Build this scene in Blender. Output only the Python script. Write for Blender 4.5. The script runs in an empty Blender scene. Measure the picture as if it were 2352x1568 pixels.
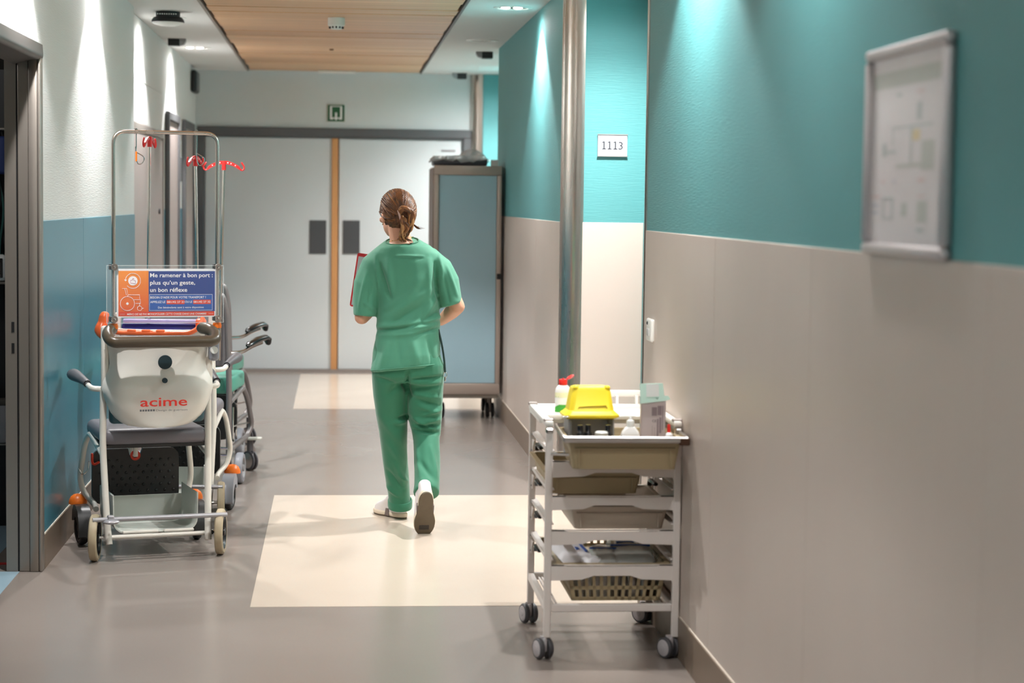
import bpy, bmesh, math, random
import numpy as np
from mathutils import Vector, Matrix
PI = math.pi
C = bpy.context.scene.collection
scene = bpy.context.scene
rnd = random.Random(7)

# ---------------------------------------------------------------- camera, world, light, exposure
CAM_H = 1.6
YAW, PITCH, ROLL = 0.08767783, 0.07000197, -0.01253183
def camera():
    f = Vector((math.sin(YAW) * math.cos(PITCH), math.cos(YAW) * math.cos(PITCH), -math.sin(PITCH)))
    r0 = Vector((math.cos(YAW), -math.sin(YAW), 0))
    d0 = f.cross(r0)
    r = math.cos(ROLL) * r0 + math.sin(ROLL) * d0
    d = -math.sin(ROLL) * r0 + math.cos(ROLL) * d0
    cam = bpy.data.cameras.new('camera')
    cam.sensor_width = 36.0
    cam.lens = 70.0
    cam.clip_start = 0.05
    cam.dof.use_dof = True
    cam.dof.focus_distance = 9.25
    cam.dof.aperture_fstop = 2.8
    o = bpy.data.objects.new('camera', cam)
    m = Matrix((r, -d, -f)).transposed().to_4x4()
    m.translation = Vector((0, 0, CAM_H))
    o.matrix_world = m
    C.objects.link(o)
    scene.camera = o
camera()
w = bpy.data.worlds.new('world'); scene.world = w; w.use_nodes = True
w.node_tree.nodes['Background'].inputs[0].default_value = (0.8, 0.85, 0.9, 1)
w.node_tree.nodes['Background'].inputs[1].default_value = 0.02
scene.view_settings.view_transform = 'Standard'
scene.view_settings.look = 'None'
scene.view_settings.gamma = 1.0
scene.view_settings.use_curve_mapping = False
scene.view_settings.exposure = 1.0
try:
    scene.cycles.use_denoising = True
    scene.cycles.adaptive_threshold = 0.02
    scene.cycles.max_bounces = 8
    scene.cycles.diffuse_bounces = 5
    scene.cycles.glossy_bounces = 4
    scene.cycles.transparent_max_bounces = 12
    scene.cycles.sample_clamp_indirect = 6.0
    scene.cycles.caustics_reflective = False
    scene.cycles.caustics_refractive = False
except Exception:
    pass
CEIL = 2.765
# downlights: x, y, power of the beam (0 = switched off), power of the wide spill
LIGHT_COL = (1.0, 0.985, 0.975)
DOWNLIGHTS = [(-1.07, -3.2, 40, 14), (-1.07, -0.6, 40, 14), (-1.07, 2.0, 44, 16), (-1.07, 4.6, 45, 16), (-1.07, 8.0, 80, 16), (-1.07, 10.45, 90, 14),
              (-1.11, 13.2, 100, 16), (-1.11, 15.75, 100, 18),
              (1.03, -3.2, 40, 14), (1.03, -0.6, 40, 14), (1.03, 2.0, 44, 16), (1.03, 5.0, 30, 10), (1.03, 6.65, 90, 14), (1.42, 8.4, 40, 14),
              (1.46, 9.95, 150, 40), (1.04, 12.05, 100, 14), (1.035, 14.54, 0, 0), (1.42, 16.2, 60, 20), (1.52, 17.55, 165, 45)]

def lamp(kind, name, loc, power, **kw):
    l = bpy.data.lights.new(name, kind)
    l.energy = power
    l.color = LIGHT_COL
    for k, v in kw.items(): setattr(l, k, v)
    o = bpy.data.objects.new(name, l); o.location = loc
    C.objects.link(o)
    return o
for (x, y, p, q) in DOWNLIGHTS:
    if p:
        wide = x > 1.3
        lamp('SPOT', 'downlight_beam', (x, y, CEIL - 0.012), p, spot_size=math.radians(136 if wide else 112), spot_blend=0.9 if wide else 0.28, shadow_soft_size=0.03)
        lamp('SPOT', 'downlight_spill', (x, y, CEIL - 0.012), q, spot_size=math.radians(172), spot_blend=0.6, shadow_soft_size=0.06)

lamp('POINT', 'store_room_fill', (-2.3, 8.4, 2.5), 10, shadow_soft_size=.1)  # added fill light without a fixture, brightens the rack behind the doorway

# ---------------------------------------------------------------- helpers
def lin(c):
    c = c / 255.0
    return c / 12.92 if c <= 0.04045 else ((c + 0.055) / 1.055) ** 2.4
def rgb(r, g, b): return (lin(r), lin(g), lin(b), 1.0)
M = {}
def mat(name, col, rough=0.5, metal=0.0, var=0.0, vscale=8.0, bump=0.0, bscale=60.0, stretch=(1, 1, 1), spec=0.5,
        emit=0.0, trans=0.0, alpha=1.0, sheen=0.0, coat=0.0, dark=None, rvar=0.0):
    m = bpy.data.materials.new(name); m.use_nodes = True
    nt = m.node_tree; b = nt.nodes['Principled BSDF']
    c = rgb(*col)
    b.inputs['Base Color'].default_value = c
    b.inputs['Roughness'].default_value = rough
    b.inputs['Metallic'].default_value = metal
    b.inputs['Specular IOR Level'].default_value = spec
    if trans: b.inputs['Transmission Weight'].default_value = trans
    if alpha < 1: b.inputs['Alpha'].default_value = alpha
    if sheen: b.inputs['Sheen Weight'].default_value = sheen
    if coat: b.inputs['Coat Weight'].default_value = coat
    if emit:
        b.inputs['Emission Color'].default_value = c; b.inputs['Emission Strength'].default_value = emit
    if var or bump or rvar:
        tc = nt.nodes.new('ShaderNodeTexCoord'); mp = nt.nodes.new('ShaderNodeMapping')
        mp.inputs['Scale'].default_value = stretch
        nt.links.new(tc.outputs['Object'], mp.inputs['Vector'])
    if var or rvar:
        n = nt.nodes.new('ShaderNodeTexNoise'); n.inputs['Scale'].default_value = vscale; n.inputs['Detail'].default_value = 4
        nt.links.new(mp.outputs[0], n.inputs['Vector'])
    if var:
        cr = nt.nodes.new('ShaderNodeValToRGB')
        k = 1 - var
        cr.color_ramp.elements[0].position = 0.3; cr.color_ramp.elements[1].position = 0.7
        cr.color_ramp.elements[0].color = rgb(*dark) if dark else (c[0] * k, c[1] * k, c[2] * k, 1)
        cr.color_ramp.elements[1].color = c
        nt.links.new(n.outputs['Fac'], cr.inputs['Fac']); nt.links.new(cr.outputs['Color'], b.inputs['Base Color'])
    if rvar:
        mr = nt.nodes.new('ShaderNodeMapRange')
        mr.inputs['To Min'].default_value = max(0.02, rough - rvar); mr.inputs['To Max'].default_value = rough + rvar
        nt.links.new(n.outputs['Fac'], mr.inputs['Value']); nt.links.new(mr.outputs[0], b.inputs['Roughness'])
    if bump:
        n2 = nt.nodes.new('ShaderNodeTexNoise'); n2.inputs['Scale'].default_value = bscale; n2.inputs['Detail'].default_value = 3
        bp = nt.nodes.new('ShaderNodeBump'); bp.inputs['Strength'].default_value = bump; bp.inputs['Distance'].default_value = 0.004
        nt.links.new(mp.outputs[0], n2.inputs['Vector']); nt.links.new(n2.outputs['Fac'], bp.inputs['Height'])
        nt.links.new(bp.outputs[0], b.inputs['Normal'])
    M[name] = m
    return m

def fillet(pts, rad, n=5):
    P = [Vector(p) for p in pts]; out = [P[0]]
    for i in range(1, len(P) - 1):
        a, b, c = P[i - 1], P[i], P[i + 1]
        u, v = (a - b), (c - b)
        lu, lv = u.length, v.length
        if lu < 1e-6 or lv < 1e-6: out.append(b); continue
        u /= lu; v /= lv
        r = rad[i] if isinstance(rad, (list, tuple)) else rad
        t = min(r, lu * 0.48, lv * 0.48)
        p0, p1 = b + u * t, b + v * t
        for k in range(n + 1):
            s = k / n
            out.append((1 - s) ** 2 * p0 + 2 * s * (1 - s) * b + s * s * p1)
    out.append(P[-1])
    return out
def spline(pts, n=6):
    P = [Vector(p) for p in pts]; P = [2 * P[0] - P[1]] + P + [2 * P[-1] - P[-2]]; out = []
    for i in range(1, len(P) - 2):
        a, b, c, d = P[i - 1], P[i], P[i + 1], P[i + 2]
        for k in range(n):
            t = k / n
            out.append(0.5 * ((2 * b) + (c - a) * t + (2 * a - 5 * b + 4 * c - d) * t * t + (3 * b - a - 3 * c + d) * t ** 3))
    out.append(P[-2]); return out

class MB:
    def __init__(s): s.v = []; s.f = []; s.m = []; s.k = 0
    def mat(s, k): s.k = k; return s
    def add(s, vs, fs):
        o = len(s.v); s.v += [tuple(p) for p in vs]; s.f += [tuple(i + o for i in f) for f in fs]; s.m += [s.k] * len(fs); return s
    def box(s, x0, x1, y0, y1, z0, z1):
        v = [(x, y, z) for x in (x0, x1) for y in (y0, y1) for z in (z0, z1)]
        return s.add(v, [(0, 1, 3, 2), (4, 6, 7, 5), (0, 4, 5, 1), (2, 3, 7, 6), (0, 2, 6, 4), (1, 5, 7, 3)])
    def rbox(s, x0, x1, y0, y1, z0, z1, r=0.01, seg=2, rot=None, c=None):
        bm = bmesh.new(); bmesh.ops.create_cube(bm, size=1)
        for v in bm.verts: v.co = Vector(((x0 + x1) / 2 + v.co.x * (x1 - x0), (y0 + y1) / 2 + v.co.y * (y1 - y0), (z0 + z1) / 2 + v.co.z * (z1 - z0)))
        r = min(r, 0.49 * min(x1 - x0, y1 - y0, z1 - z0))
        bmesh.ops.bevel(bm, geom=bm.edges[:], offset=r, segments=seg, profile=0.5, affect='EDGES', clamp_overlap=True)
        bm.verts.index_update()
        vs = [v.co.copy() for v in bm.verts]
        if rot is not None:
            cc = Vector(c) if c else Vector(((x0 + x1) / 2, (y0 + y1) / 2, (z0 + z1) / 2))
            vs = [rot @ (p - cc) + cc for p in vs]
        s.add(vs, [[v.index for v in f.verts] for f in bm.faces]); bm.free(); return s
    def tube(s, pts, r, n=10, closed=False, cap=True, flat=1.0, round_ends=False):
        P = [Vector(p) for p in pts]; N = len(P)
        R = r if isinstance(r, (list, tuple)) else [r] * N
        if len(R) != N:
            R = [R[int(i * (len(R) - 1) / (N - 1))] + (R[min(len(R) - 1, int(i * (len(R) - 1) / (N - 1)) + 1)] - R[int(i * (len(R) - 1) / (N - 1))]) * (i * (len(R) - 1) / (N - 1) % 1) for i in range(N)]
        if round_ends and not closed:
            t0 = (P[0] - P[1]).normalized(); t1 = (P[-1] - P[-2]).normalized()
            P = [P[0] + t0 * R[0] * 0.95, P[0] + t0 * R[0] * 0.7] + P + [P[-1] + t1 * R[-1] * 0.7, P[-1] + t1 * R[-1] * 0.95]
            R = [R[0] * 0.3, R[0] * 0.72] + list(R) + [R[-1] * 0.72, R[-1] * 0.3]; N += 4
        T = []
        for i in range(N):
            if closed: t = P[(i + 1) % N] - P[i - 1]
            else: t = P[min(i + 1, N - 1)] - P[max(i - 1, 0)]
            T.append(t.normalized() if t.length > 1e-9 else Vector((0, 0, 1)))
        up = Vector((0, 0, 1)) if abs(T[0].z) < 0.9 else Vector((1, 0, 0))
        a = T[0].cross(up).normalized(); vs = []
        for i in range(N):
            a = (a - T[i] * a.dot(T[i])).normalized(); b = T[i].cross(a)
            for k in range(n):
                th = 2 * PI * k / n
                vs.append(P[i] + a * (R[i] * math.cos(th)) + b * (R[i] * flat * math.sin(th)))
        fs = []
        for i in range(N if closed else N - 1):
            j = (i + 1) % N
            for k in range(n):
                l = (k + 1) % n
                fs.append((i * n + k, i * n + l, j * n + l, j * n + k))
        if cap and not closed:
            fs.append(tuple(range(n))[::-1]); fs.append(tuple((N - 1) * n + k for k in range(n)))
        return s.add(vs, fs)
    def cyl(s, p0, p1, r, r1=None, n=16): return s.tube([p0, p1], [r, r if r1 is None else r1], n)
    def lathe(s, prof, c=(0, 0, 0), n=20, axis='z', a0=0.0, a1=2 * PI, cap=False):
        c = Vector(c); full = abs(a1 - a0 - 2 * PI) < 1e-6; cols = n if full else n + 1; vs = []
        for k in range(cols):
            th = a0 + (a1 - a0) * k / n
            for (r, h) in prof:
                p = (r * math.cos(th), r * math.sin(th), h)
                p = {'z': p, 'x': (p[2], p[0], p[1]), 'y': (p[0], p[2], p[1])}[axis]
                vs.append(c + Vector(p))
        m = len(prof); fs = []
        for k in range(n):
            l = (k + 1) % cols
            for i in range(m - 1): fs.append((k * m + i, l * m + i, l * m + i + 1, k * m + i + 1))
        return s.add(vs, fs)
    def prism(s, out, plane, a, b):
        def P(u, v, h): return {'xz': (u, h, v), 'xy': (u, v, h), 'yz': (h, u, v)}[plane]
        n = len(out)
        vs = [P(u, v, a) for u, v in out] + [P(u, v, b) for u, v in out]
        fs = [tuple(range(n))[::-1], tuple(range(n, 2 * n))] + [(i, (i + 1) % n, n + (i + 1) % n, n + i) for i in range(n)]
        return s.add(vs, fs)
    def loft(s, rings, cap=True):
        n = len(rings[0]); vs = [p for r in rings for p in r]; fs = []
        for i in range(len(rings) - 1):
            for k in range(n):
                l = (k + 1) % n
                fs.append((i * n + k, i * n + l, (i + 1) * n + l, (i + 1) * n + k))
        if cap: fs += [tuple(range(n))[::-1], tuple((len(rings) - 1) * n + k for k in range(n))]
        return s.add(vs, fs)
    def ell(s, c, r, n=14, m=9, rot=None):
        c = Vector(c); vs = []; fs = []
        for i in range(m + 1):
            ph = PI * (0.004 + 0.992 * i / m) - PI / 2
            for k in range(n):
                th = 2 * PI * k / n
                p = Vector((r[0] * math.cos(ph) * math.cos(th), r[1] * math.cos(ph) * math.sin(th), r[2] * math.sin(ph)))
                vs.append(c + (rot @ p if rot else p))
        for i in range(m):
            for k in range(n):
                l = (k + 1) % n
                fs.append((i * n + k, i * n + l, (i + 1) * n + l, (i + 1) * n + k))
        fs += [tuple(range(n))[::-1], tuple(m * n + k for k in range(n))]
        return s.add(vs, fs)
    def mesh(s, name, mats, smooth=35):
        me = bpy.data.meshes.new(name); me.from_pydata(s.v, [], s.f)
        for x in (mats if isinstance(mats, (list, tuple)) else [mats]): me.materials.append(M[x] if isinstance(x, str) else x)
        if len(me.materials) > 1: me.polygons.foreach_set('material_index', s.m)
        bm = bmesh.new(); bm.from_mesh(me); bmesh.ops.recalc_face_normals(bm, faces=bm.faces); bm.to_mesh(me); bm.free()
        if smooth:
            me.polygons.foreach_set('use_smooth', [True] * len(me.polygons))
            if smooth < 180: me.set_sharp_from_angle(angle=math.radians(smooth))
        me.update(); return me
    def build(s, name, mats, parent=None, smooth=35, loc=None, rot=None):
        o = bpy.data.objects.new(name, s.mesh(name, mats, smooth)); C.objects.link(o)
        if parent: o.parent = parent
        if loc: o.location = loc
        if rot: o.rotation_euler = rot
        return o
def rrect(x0, x1, z0, z1, r, n=5):
    out = []
    for (cx, cz, a) in ((x1 - r, z1 - r, 0), (x0 + r, z1 - r, PI / 2), (x0 + r, z0 + r, PI), (x1 - r, z0 + r, 1.5 * PI)):
        for k in range(n + 1): out.append((cx + r * math.cos(a + k * PI / 2 / n), cz + r * math.sin(a + k * PI / 2 / n)))
    return out
def tag(o, label, cat, group=None):
    o['label'] = label; o['category'] = cat
    if group: o['group'] = group
    return o
def thing(name, label, cat, loc=(0, 0, 0), rz=0.0, group=None):
    o = bpy.data.objects.new(name, None); o.empty_display_size = 0.1; C.objects.link(o)
    o.location = loc; o.rotation_euler = (0, 0, rz)
    return tag(o, label, cat, group)
def struct(mb, name, mats, smooth=35):
    o = mb.build(name, mats, None, smooth); o['kind'] = 'structure'; return o
def dup(root, loc, rz, label=None):
    def cp(o, par):
        c = o.copy(); C.objects.link(c)
        if par: c.parent = par
        for ch in list(o.children): cp(ch, c)
        return c
    r = cp(root, None); r.location = loc; r.rotation_euler = (0, 0, rz)
    if label: r['label'] = label
    return r
def text(txt, w, h, loc, rot, m, parent, name='lettering', bold=0.0, align='LEFT', label=None, depth=0.0004):
    """flat lettering scaled to width w and cap height h; loc is the lower left (or centre) of the line"""
    cu = bpy.data.curves.new(name, 'FONT'); cu.body = txt; cu.size = 1.0; cu.offset = bold; cu.resolution_u = 3; cu.extrude = 0.0
    t = bpy.data.objects.new(name, cu); C.objects.link(t)
    bpy.context.view_layer.update()
    me = bpy.data.meshes.new_from_object(t.evaluated_get(bpy.context.evaluated_depsgraph_get()))
    bpy.data.objects.remove(t); bpy.data.curves.remove(cu)
    co = np.empty(len(me.vertices) * 3, np.float32); me.vertices.foreach_get('co', co); co = co.reshape(-1, 3)
    x0, x1 = co[:, 0].min(), co[:, 0].max()
    co[:, 0] = (co[:, 0] - x0) / (x1 - x0) * w - (w / 2 if align == 'CENTER' else 0)
    co[:, 1] *= h / 0.72
    co[:, 2] = 0
    me.vertices.foreach_set('co', co.ravel()); me.materials.clear(); me.materials.append(M[m]); me.update()
    o = bpy.data.objects.new(name, me); C.objects.link(o); o.location = loc; o.rotation_euler = rot
    if parent: o.parent = parent
    if label: o['label'] = label
    return o
FACE = (PI / 2, 0, 0)          # lettering that faces -Y

# ---------------------------------------------------------------- materials
def wallpaper(name, col, rough=0.55):
    """painted wall covering with a fine horizontal rib"""
    m = mat(name, col, rough, var=0.03, vscale=1.5)
    nt = m.node_tree; b = nt.nodes['Principled BSDF']
    tc = nt.nodes.new('ShaderNodeTexCoord'); mp = nt.nodes.new('ShaderNodeMapping')
    mp.inputs['Scale'].default_value = (14, 14, 260)
    n = nt.nodes.new('ShaderNodeTexNoise'); n.inputs['Scale'].default_value = 1.0; n.inputs['Detail'].default_value = 2
    bp = nt.nodes.new('ShaderNodeBump'); bp.inputs['Strength'].default_value = 0.5; bp.inputs['Distance'].default_value = 0.002
    nt.links.new(tc.outputs['Object'], mp.inputs['Vector']); nt.links.new(mp.outputs[0], n.inputs['Vector'])
    nt.links.new(n.outputs['Fac'], bp.inputs['Height']); nt.links.new(bp.outputs[0], b.inputs['Normal'])
def vinyl(name, col, speck, rough=0.3):
    m = mat(name, col, rough, rvar=0.05, vscale=1.3)
    nt = m.node_tree; b = nt.nodes['Principled BSDF']
    tc = nt.nodes.new('ShaderNodeTexCoord')
    n1 = nt.nodes.new('ShaderNodeTexNoise'); n1.inputs['Scale'].default_value = 1.1; n1.inputs['Detail'].default_value = 5
    n2 = nt.nodes.new('ShaderNodeTexNoise'); n2.inputs['Scale'].default_value = 190; n2.inputs['Detail'].default_value = 2
    r1 = nt.nodes.new('ShaderNodeValToRGB'); r2 = nt.nodes.new('ShaderNodeValToRGB'); mx = nt.nodes.new('ShaderNodeMixRGB')
    c = rgb(*col)
    r1.color_ramp.elements[0].position = .3; r1.color_ramp.elements[1].position = .7
    r1.color_ramp.elements[0].color = tuple(x * .93 for x in c[:3]) + (1,); r1.color_ramp.elements[1].color = c
    r2.color_ramp.elements[0].position = .62; r2.color_ramp.elements[1].position = .72
    r2.color_ramp.elements[0].color = (0, 0, 0, 1); r2.color_ramp.elements[1].color = (.3, .3, .3, 1)
    mx.inputs['Color2'].default_value = rgb(*speck)
    for n in (n1, n2): nt.links.new(tc.outputs['Object'], n.inputs['Vector'])
    nt.links.new(n1.outputs['Fac'], r1.inputs['Fac']); nt.links.new(n2.outputs['Fac'], r2.inputs['Fac'])
    nt.links.new(r1.outputs['Color'], mx.inputs['Color1']); nt.links.new(r2.outputs['Color'], mx.inputs['Fac'])
    nt.links.new(mx.outputs['Color'], b.inputs['Base Color'])
wallpaper('teal_wall', (86, 152, 154)); wallpaper('white_wall', (224, 226, 225))
mat('beige_panel', (206, 192, 182), 0.42, var=0.05, vscale=2.2, stretch=(1, 1, .4))
mat('blue_panel', (64, 130, 150), 0.3, var=0.04, vscale=1.5)
mat('baseboard', (130, 112, 96), 0.4, var=.08, vscale=4); mat('bead', (232, 222, 208), 0.5)
vinyl('floor_grey', (142, 132, 125), (112, 102, 95), .22); vinyl('floor_pale', (212, 196, 180), (196, 172, 148), 0.2)
vinyl('floor_blue', (150, 176, 190), (110, 130, 145))
mat('ceiling_white', (222, 222, 220), 0.7, var=.02); mat('end_wall', (208, 213, 214), 0.6, var=.02)
mat('door_white', (200, 205, 207), 0.42, var=.03, vscale=1.0); mat('dark_grey', (84, 84, 86), 0.45); mat('plate_grey', (70, 71, 74), 0.4)
mat('oak', (204, 146, 92), 0.4, var=.2, vscale=9, stretch=(1, 1, .08))
mat('plank', (228, 180, 136), 0.42, var=.26, vscale=5, stretch=(.12, 3, 3), bump=.05, bscale=30)
mat('plank_b', (218, 168, 122), 0.42, var=.24, vscale=6, stretch=(.12, 3, 3), bump=.05, bscale=30)
mat('plank_c', (234, 190, 148), 0.42, var=.24, vscale=4, stretch=(.12, 3, 3), bump=.05, bscale=30)
mat('black', (18, 18, 20), 0.5); mat('black_gloss', (16, 16, 18), 0.2); mat('void', (30, 27, 25), .9)
mat('steel', (204, 194, 186), 0.27, 1.0, rvar=.06, vscale=3, stretch=(6, 6, .3)); mat('steel_dark', (150, 142, 134), 0.4, .7, rvar=.08, vscale=3, stretch=(6, 6, .3))
mat('chrome', (208, 206, 204), 0.14, 1.0); mat('alu', (196, 190, 186), 0.36, 1.0); mat('taupe_metal', (156, 146, 140), 0.42, .35)
mat('taupe_door', (168, 154, 150), .4, var=.05, vscale=2, stretch=(1, 1, .2)); mat('white_plastic', (232, 232, 228), 0.4)
mat('led', (255, 244, 228), .4, emit=14.0); mat('can', (190, 188, 184), .25, .8); mat('grey_plastic', (146, 144, 146), .45)

# ---------------------------------------------------------------- room shell
XR, XL, XLF, YE = 1.21, -1.253, -1.30, 18.5
b = MB(); b.box(-1.5, 1.9, -5, 18.7, -.12, 0); floor = struct(b, 'floor', 'floor_grey', 0)
for (y0, y1) in ((7.785, 10.76), (15.24, 18.3)):
    MB().box(-.335, 1.655, y0, y1, -.01, .0012).build('floor_inlay', 'floor_pale', floor, 0)
# right wall: two stretches with a recess after each
b = MB(); b.box(XR + .005, 1.9, -5, 7.81, 0, CEIL); wr = struct(b, 'wall_right', 'teal_wall', 0)
b = MB(); b.box(XR + .005, 1.9, 10.862, 15.29, 0, CEIL); wr2 = struct(b, 'wall_right', 'teal_wall', 0)
b = MB(); b.box(1.32, 1.9, 10.755, 10.862, 0, CEIL); wrec = struct(b, 'wall_recess', 'teal_wall', 0)
b = MB(); b.box(1.66, 1.9, 7.81, 10.755, 0, CEIL); wrb = struct(b, 'wall_recess', 'teal_wall', 0)
b = MB(); b.box(1.32, 1.9, 18.4, 18.6, 0, CEIL); wrf = struct(b, 'wall_recess', 'teal_wall', 0)
b = MB(); b.box(1.66, 1.9, 15.29, 18.4, 0, CEIL); wrg = struct(b, 'wall_recess', 'teal_wall', 0)
TZ = 1.494
def panels(par, x0, x1, seams, name='wall_panel', m='beige_panel', z0=.147, z1=TZ):
    for a, c in zip(seams, seams[1:]):
        MB().rbox(x0, x1, a + .0012, c - .0012, z0, z1, .0015, 1).build(name, m, par, 0)
panels(wr, XR, XR + .008, [-5, -3.0, -1.7, -.4, .95, 2.28, 3.62, 5.02, 6.335, 7.808])
panels(wr2, XR, XR + .008, [10.866, 12.2, 13.5, 15.288])
MB().rbox(1.321, 1.655, 10.75, 10.757, .147, TZ, .0015, 1).build('wall_panel', 'beige_panel', wrec, 0)
MB().rbox(1.653, 1.662, 7.82, 8.5, .147, TZ, .0015, 1).build('wall_panel', 'beige_panel', wrb, 0)
MB().rbox(1.321, 1.655, 18.393, 18.402, .147, TZ, .0015, 1).build('wall_panel', 'beige_panel', wrf, 0)
MB().rbox(1.653, 1.662, 15.3, 16, .147, TZ, .0015, 1).build('wall_panel', 'beige_panel', wrg, 0)
def baseboard(name, boxes, beads):
    b = MB(); b.mat(0)
    for q in boxes: b.box(*q)
    b.mat(1)
    for q in beads: b.box(*q)
    o = b.build(name, ['baseboard', 'bead'], None, 0); o['kind'] = 'structure'
bx = lambda y0, y1: ((XR - .006, XR + .006, y0, y1, 0, .145), (XR - .003, XR + .003, y0, y1, .145, .149))
baseboard('baseboard_right', [bx(-5, 7.81)[0], bx(10.86, 15.29)[0]], [bx(-5, 7.81)[1], bx(10.86, 15.29)[1]])
baseboard('baseboard_recess', [(1.32, 1.66, 10.744, 10.752, 0, .145), (1.32, 1.66, 18.388, 18.394, 0, .145)], [(1.32, 1.66, 10.747, 10.752, .145, .149)])
# steel bullnose corners of the recesses, thin bead on the near corner
for yc in (10.862, 18.51):
    b = MB(); R = .11
    prof = [(1.32 + R * math.cos(a), yc + R * math.sin(a)) for a in [PI + k * PI / 2 / 14 for k in range(15)]]
    b.prism([(1.325, yc + .004)] + prof + [(1.325, yc - R)], 'xy', 0.0, CEIL)
    struct(b, 'trim_1' if yc < 12 else 'trim_2', 'steel', 30)
b = MB(); b.rbox(XR - .004, XR + .012, 7.800, 7.818, 0, CEIL, .004, 1); struct(b, 'trim_3', 'steel', 30)
# recess door: steel frame and leaf in the wall behind the alcove
def side_door(name, x, sgn, y0, y1, h, leaf, frame, fw=.05, proud=.02, handle=None):
    """door lying in a wall parallel to the corridor; sgn = direction the door faces"""
    a = sorted((x, x + sgn * proud)); b = MB()
    b.rbox(a[0], a[1], y0, y0 + fw, 0, h + fw, .004, 1).rbox(a[0], a[1], y1 - fw, y1, 0, h + fw, .004, 1).rbox(a[0], a[1], y0 + fw, y1 - fw, h, h + fw, .004, 1)
    o = struct(b, name, frame)
    c = sorted((x, x + sgn * proud * .5))
    MB().rbox(c[0], c[1], y0 + fw + .003, y1 - fw - .003, .008, h - .004, .003, 1).build('door_leaf', leaf, o)
    if handle:
        hx = x + sgn * (proud * .5)
        MB().cyl((hx, handle, 1.02), (hx + sgn * .05, handle, 1.02), .009).tube(fillet([(hx + sgn * .045, handle, 1.02), (hx + sgn * .05, handle - .12, 1.02)], .01), .009).build('door_handle', 'chrome', o)
    return o
side_door('door_1', 1.66, -1, 8.7, 10.56, 2.19, 'door_white', 'steel', .055, .03, 8.95)
side_door('door_2', 1.66, -1, 16.3, 18.2, 2.19, 'door_white', 'steel', .055, .03)
# left wall
b = MB(); b.box(-1.395, XL - .005, 8.60, 12.5, 0, CEIL); wl = struct(b, 'wall_left', 'white_wall', 0)
panels(wl, XL - .008, XL, [8.61, 9.996, 11.32, 12.5], m='blue_panel')
b = MB(); b.box(-1.5, XL - .005, -5, 6.55, 0, CEIL); wl2 = struct(b, 'wall_left', 'white_wall', 0)
panels(wl2, XL - .008, XL, [-5, -3.7, -2.4, -1.1, .2, 1.5, 2.8, 4.1, 5.4, 6.5], m='blue_panel')
b = MB(); b.box(-1.5, XL - .005, 6.55, 8.6, 2.24, CEIL); struct(b, 'wall_left', 'white_wall', 0)
b = MB(); b.box(-1.5, XLF - .004, 12.5, 18.6, 0, CEIL); wlf = struct(b, 'wall_left', 'white_wall', 0)
panels(wlf, XLF - .006, XLF, [15.02, 15.22], m='blue_panel', z1=1.51); panels(wlf, XLF - .006, XLF, [16.3, 16.84], m='blue_panel', z1=1.51)
panels(wlf, XLF - .006, XLF, [17.95, 18.49], m='blue_panel', z1=1.51)
# white cladding above the first left door: two plates with an open joint
MB().rbox(XLF - .006, XLF + .002, 12.62, 14.9, 2.36, CEIL - .004, .002, 1).build('wall_panel', 'white_wall', wlf, 0)
MB().rbox(XLF - .006, XLF + .002, 12.62, 14.9, 2.085, 2.352, .002, 1).build('wall_panel', 'white_wall', wlf, 0)
bl = lambda x, y0, y1: ((x - .006, x + .006, y0, y1, 0, .149), (x - .003, x + .003, y0, y1, .149, .153))
baseboard('baseboard_left', [bl(XL, 8.62, 12.5)[0], bl(XL, -5, 6.5)[0], bl(XLF, 15.02, 15.22)[0], bl(XLF, 16.3, 16.84)[0], bl(XLF, 17.95, 18.49)[0]], [bl(XL, 8.62, 12.5)[1], bl(XL, -5, 6.5)[1]])
d = side_door('door_3', XLF, 1, 12.56, 14.98, 2.03, 'taupe_door', 'taupe_metal', .05, .012)
MB().cyl((XLF + .004, 14.62, 1.5), (XLF + .016, 14.62, 1.5), .02).build('lock_cylinder', 'black', d)
side_door('door_4', XLF, 1, 15.24, 16.28, 2.19, 'taupe_door', 'dark_grey', .06, .03, 16.1)
side_door('door_5', XLF, 1, 16.86, 17.94, 2.19, 'taupe_door', 'dark_grey', .06, .03, 17.0)
# open doorway on the left: steel jambs and lintel, and the dim store room behind
def jamb(y, s):
    b = MB()
    b.rbox(-1.345, -1.300, y, y + .05 * s, 0, 2.19, .003, 1) if s > 0 else b.rbox(-1.345, -1.300, y - .05, y, 0, 2.19, .003, 1)
    ya, yb = sorted((y - .006 * s, y + .05 * s))
    b.rbox(-1.300, -1.262, ya, yb, 0, 2.19, .005, 2)
    yc, yd = sorted((y - .012 * s, y + .06 * s)); b.rbox(-1.262, XL + .006, yc, yd, 0, 2.19, .008, 3)
    return b
fr = struct(jamb(8.555, 1), 'trim_4', 'steel_dark')
b = MB(); b.box(-1.40, -1.352, 8.56, 8.60, 0, 2.19)
for z in (1.045, .955): b.mat(1).box(-1.374, -1.362, 8.5585, 8.562, z - .022, z + .022)
b.build('slide_stop', ['steel_dark', 'black'], fr, 0)
MB().box(-1.352, -1.345, 8.565, 8.6, 0, 2.19).build('gap_strip', 'black', fr, 0)  # black strip standing in for the dark gap between leaf edge and jamb
struct(jamb(6.58, -1), 'trim_5', 'steel_dark')
b = MB()
prof = [(-1.36, 2.235), (XL + .007, 2.235), (XL + .010, 2.195)] + [(XL - .012 + .022 * math.cos(a), 2.19 + .022 * math.sin(a)) for a in [-k * PI / 2 / 6 for k in range(7)]] + [(-1.285, 2.168), (-1.36, 2.15)]
b.prism(prof, 'xz', 6.5, 8.60); mat('lintel_steel', (98, 94, 92), .42, .5); struct(b, 'trim_6', 'lintel_steel', 40)
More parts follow.
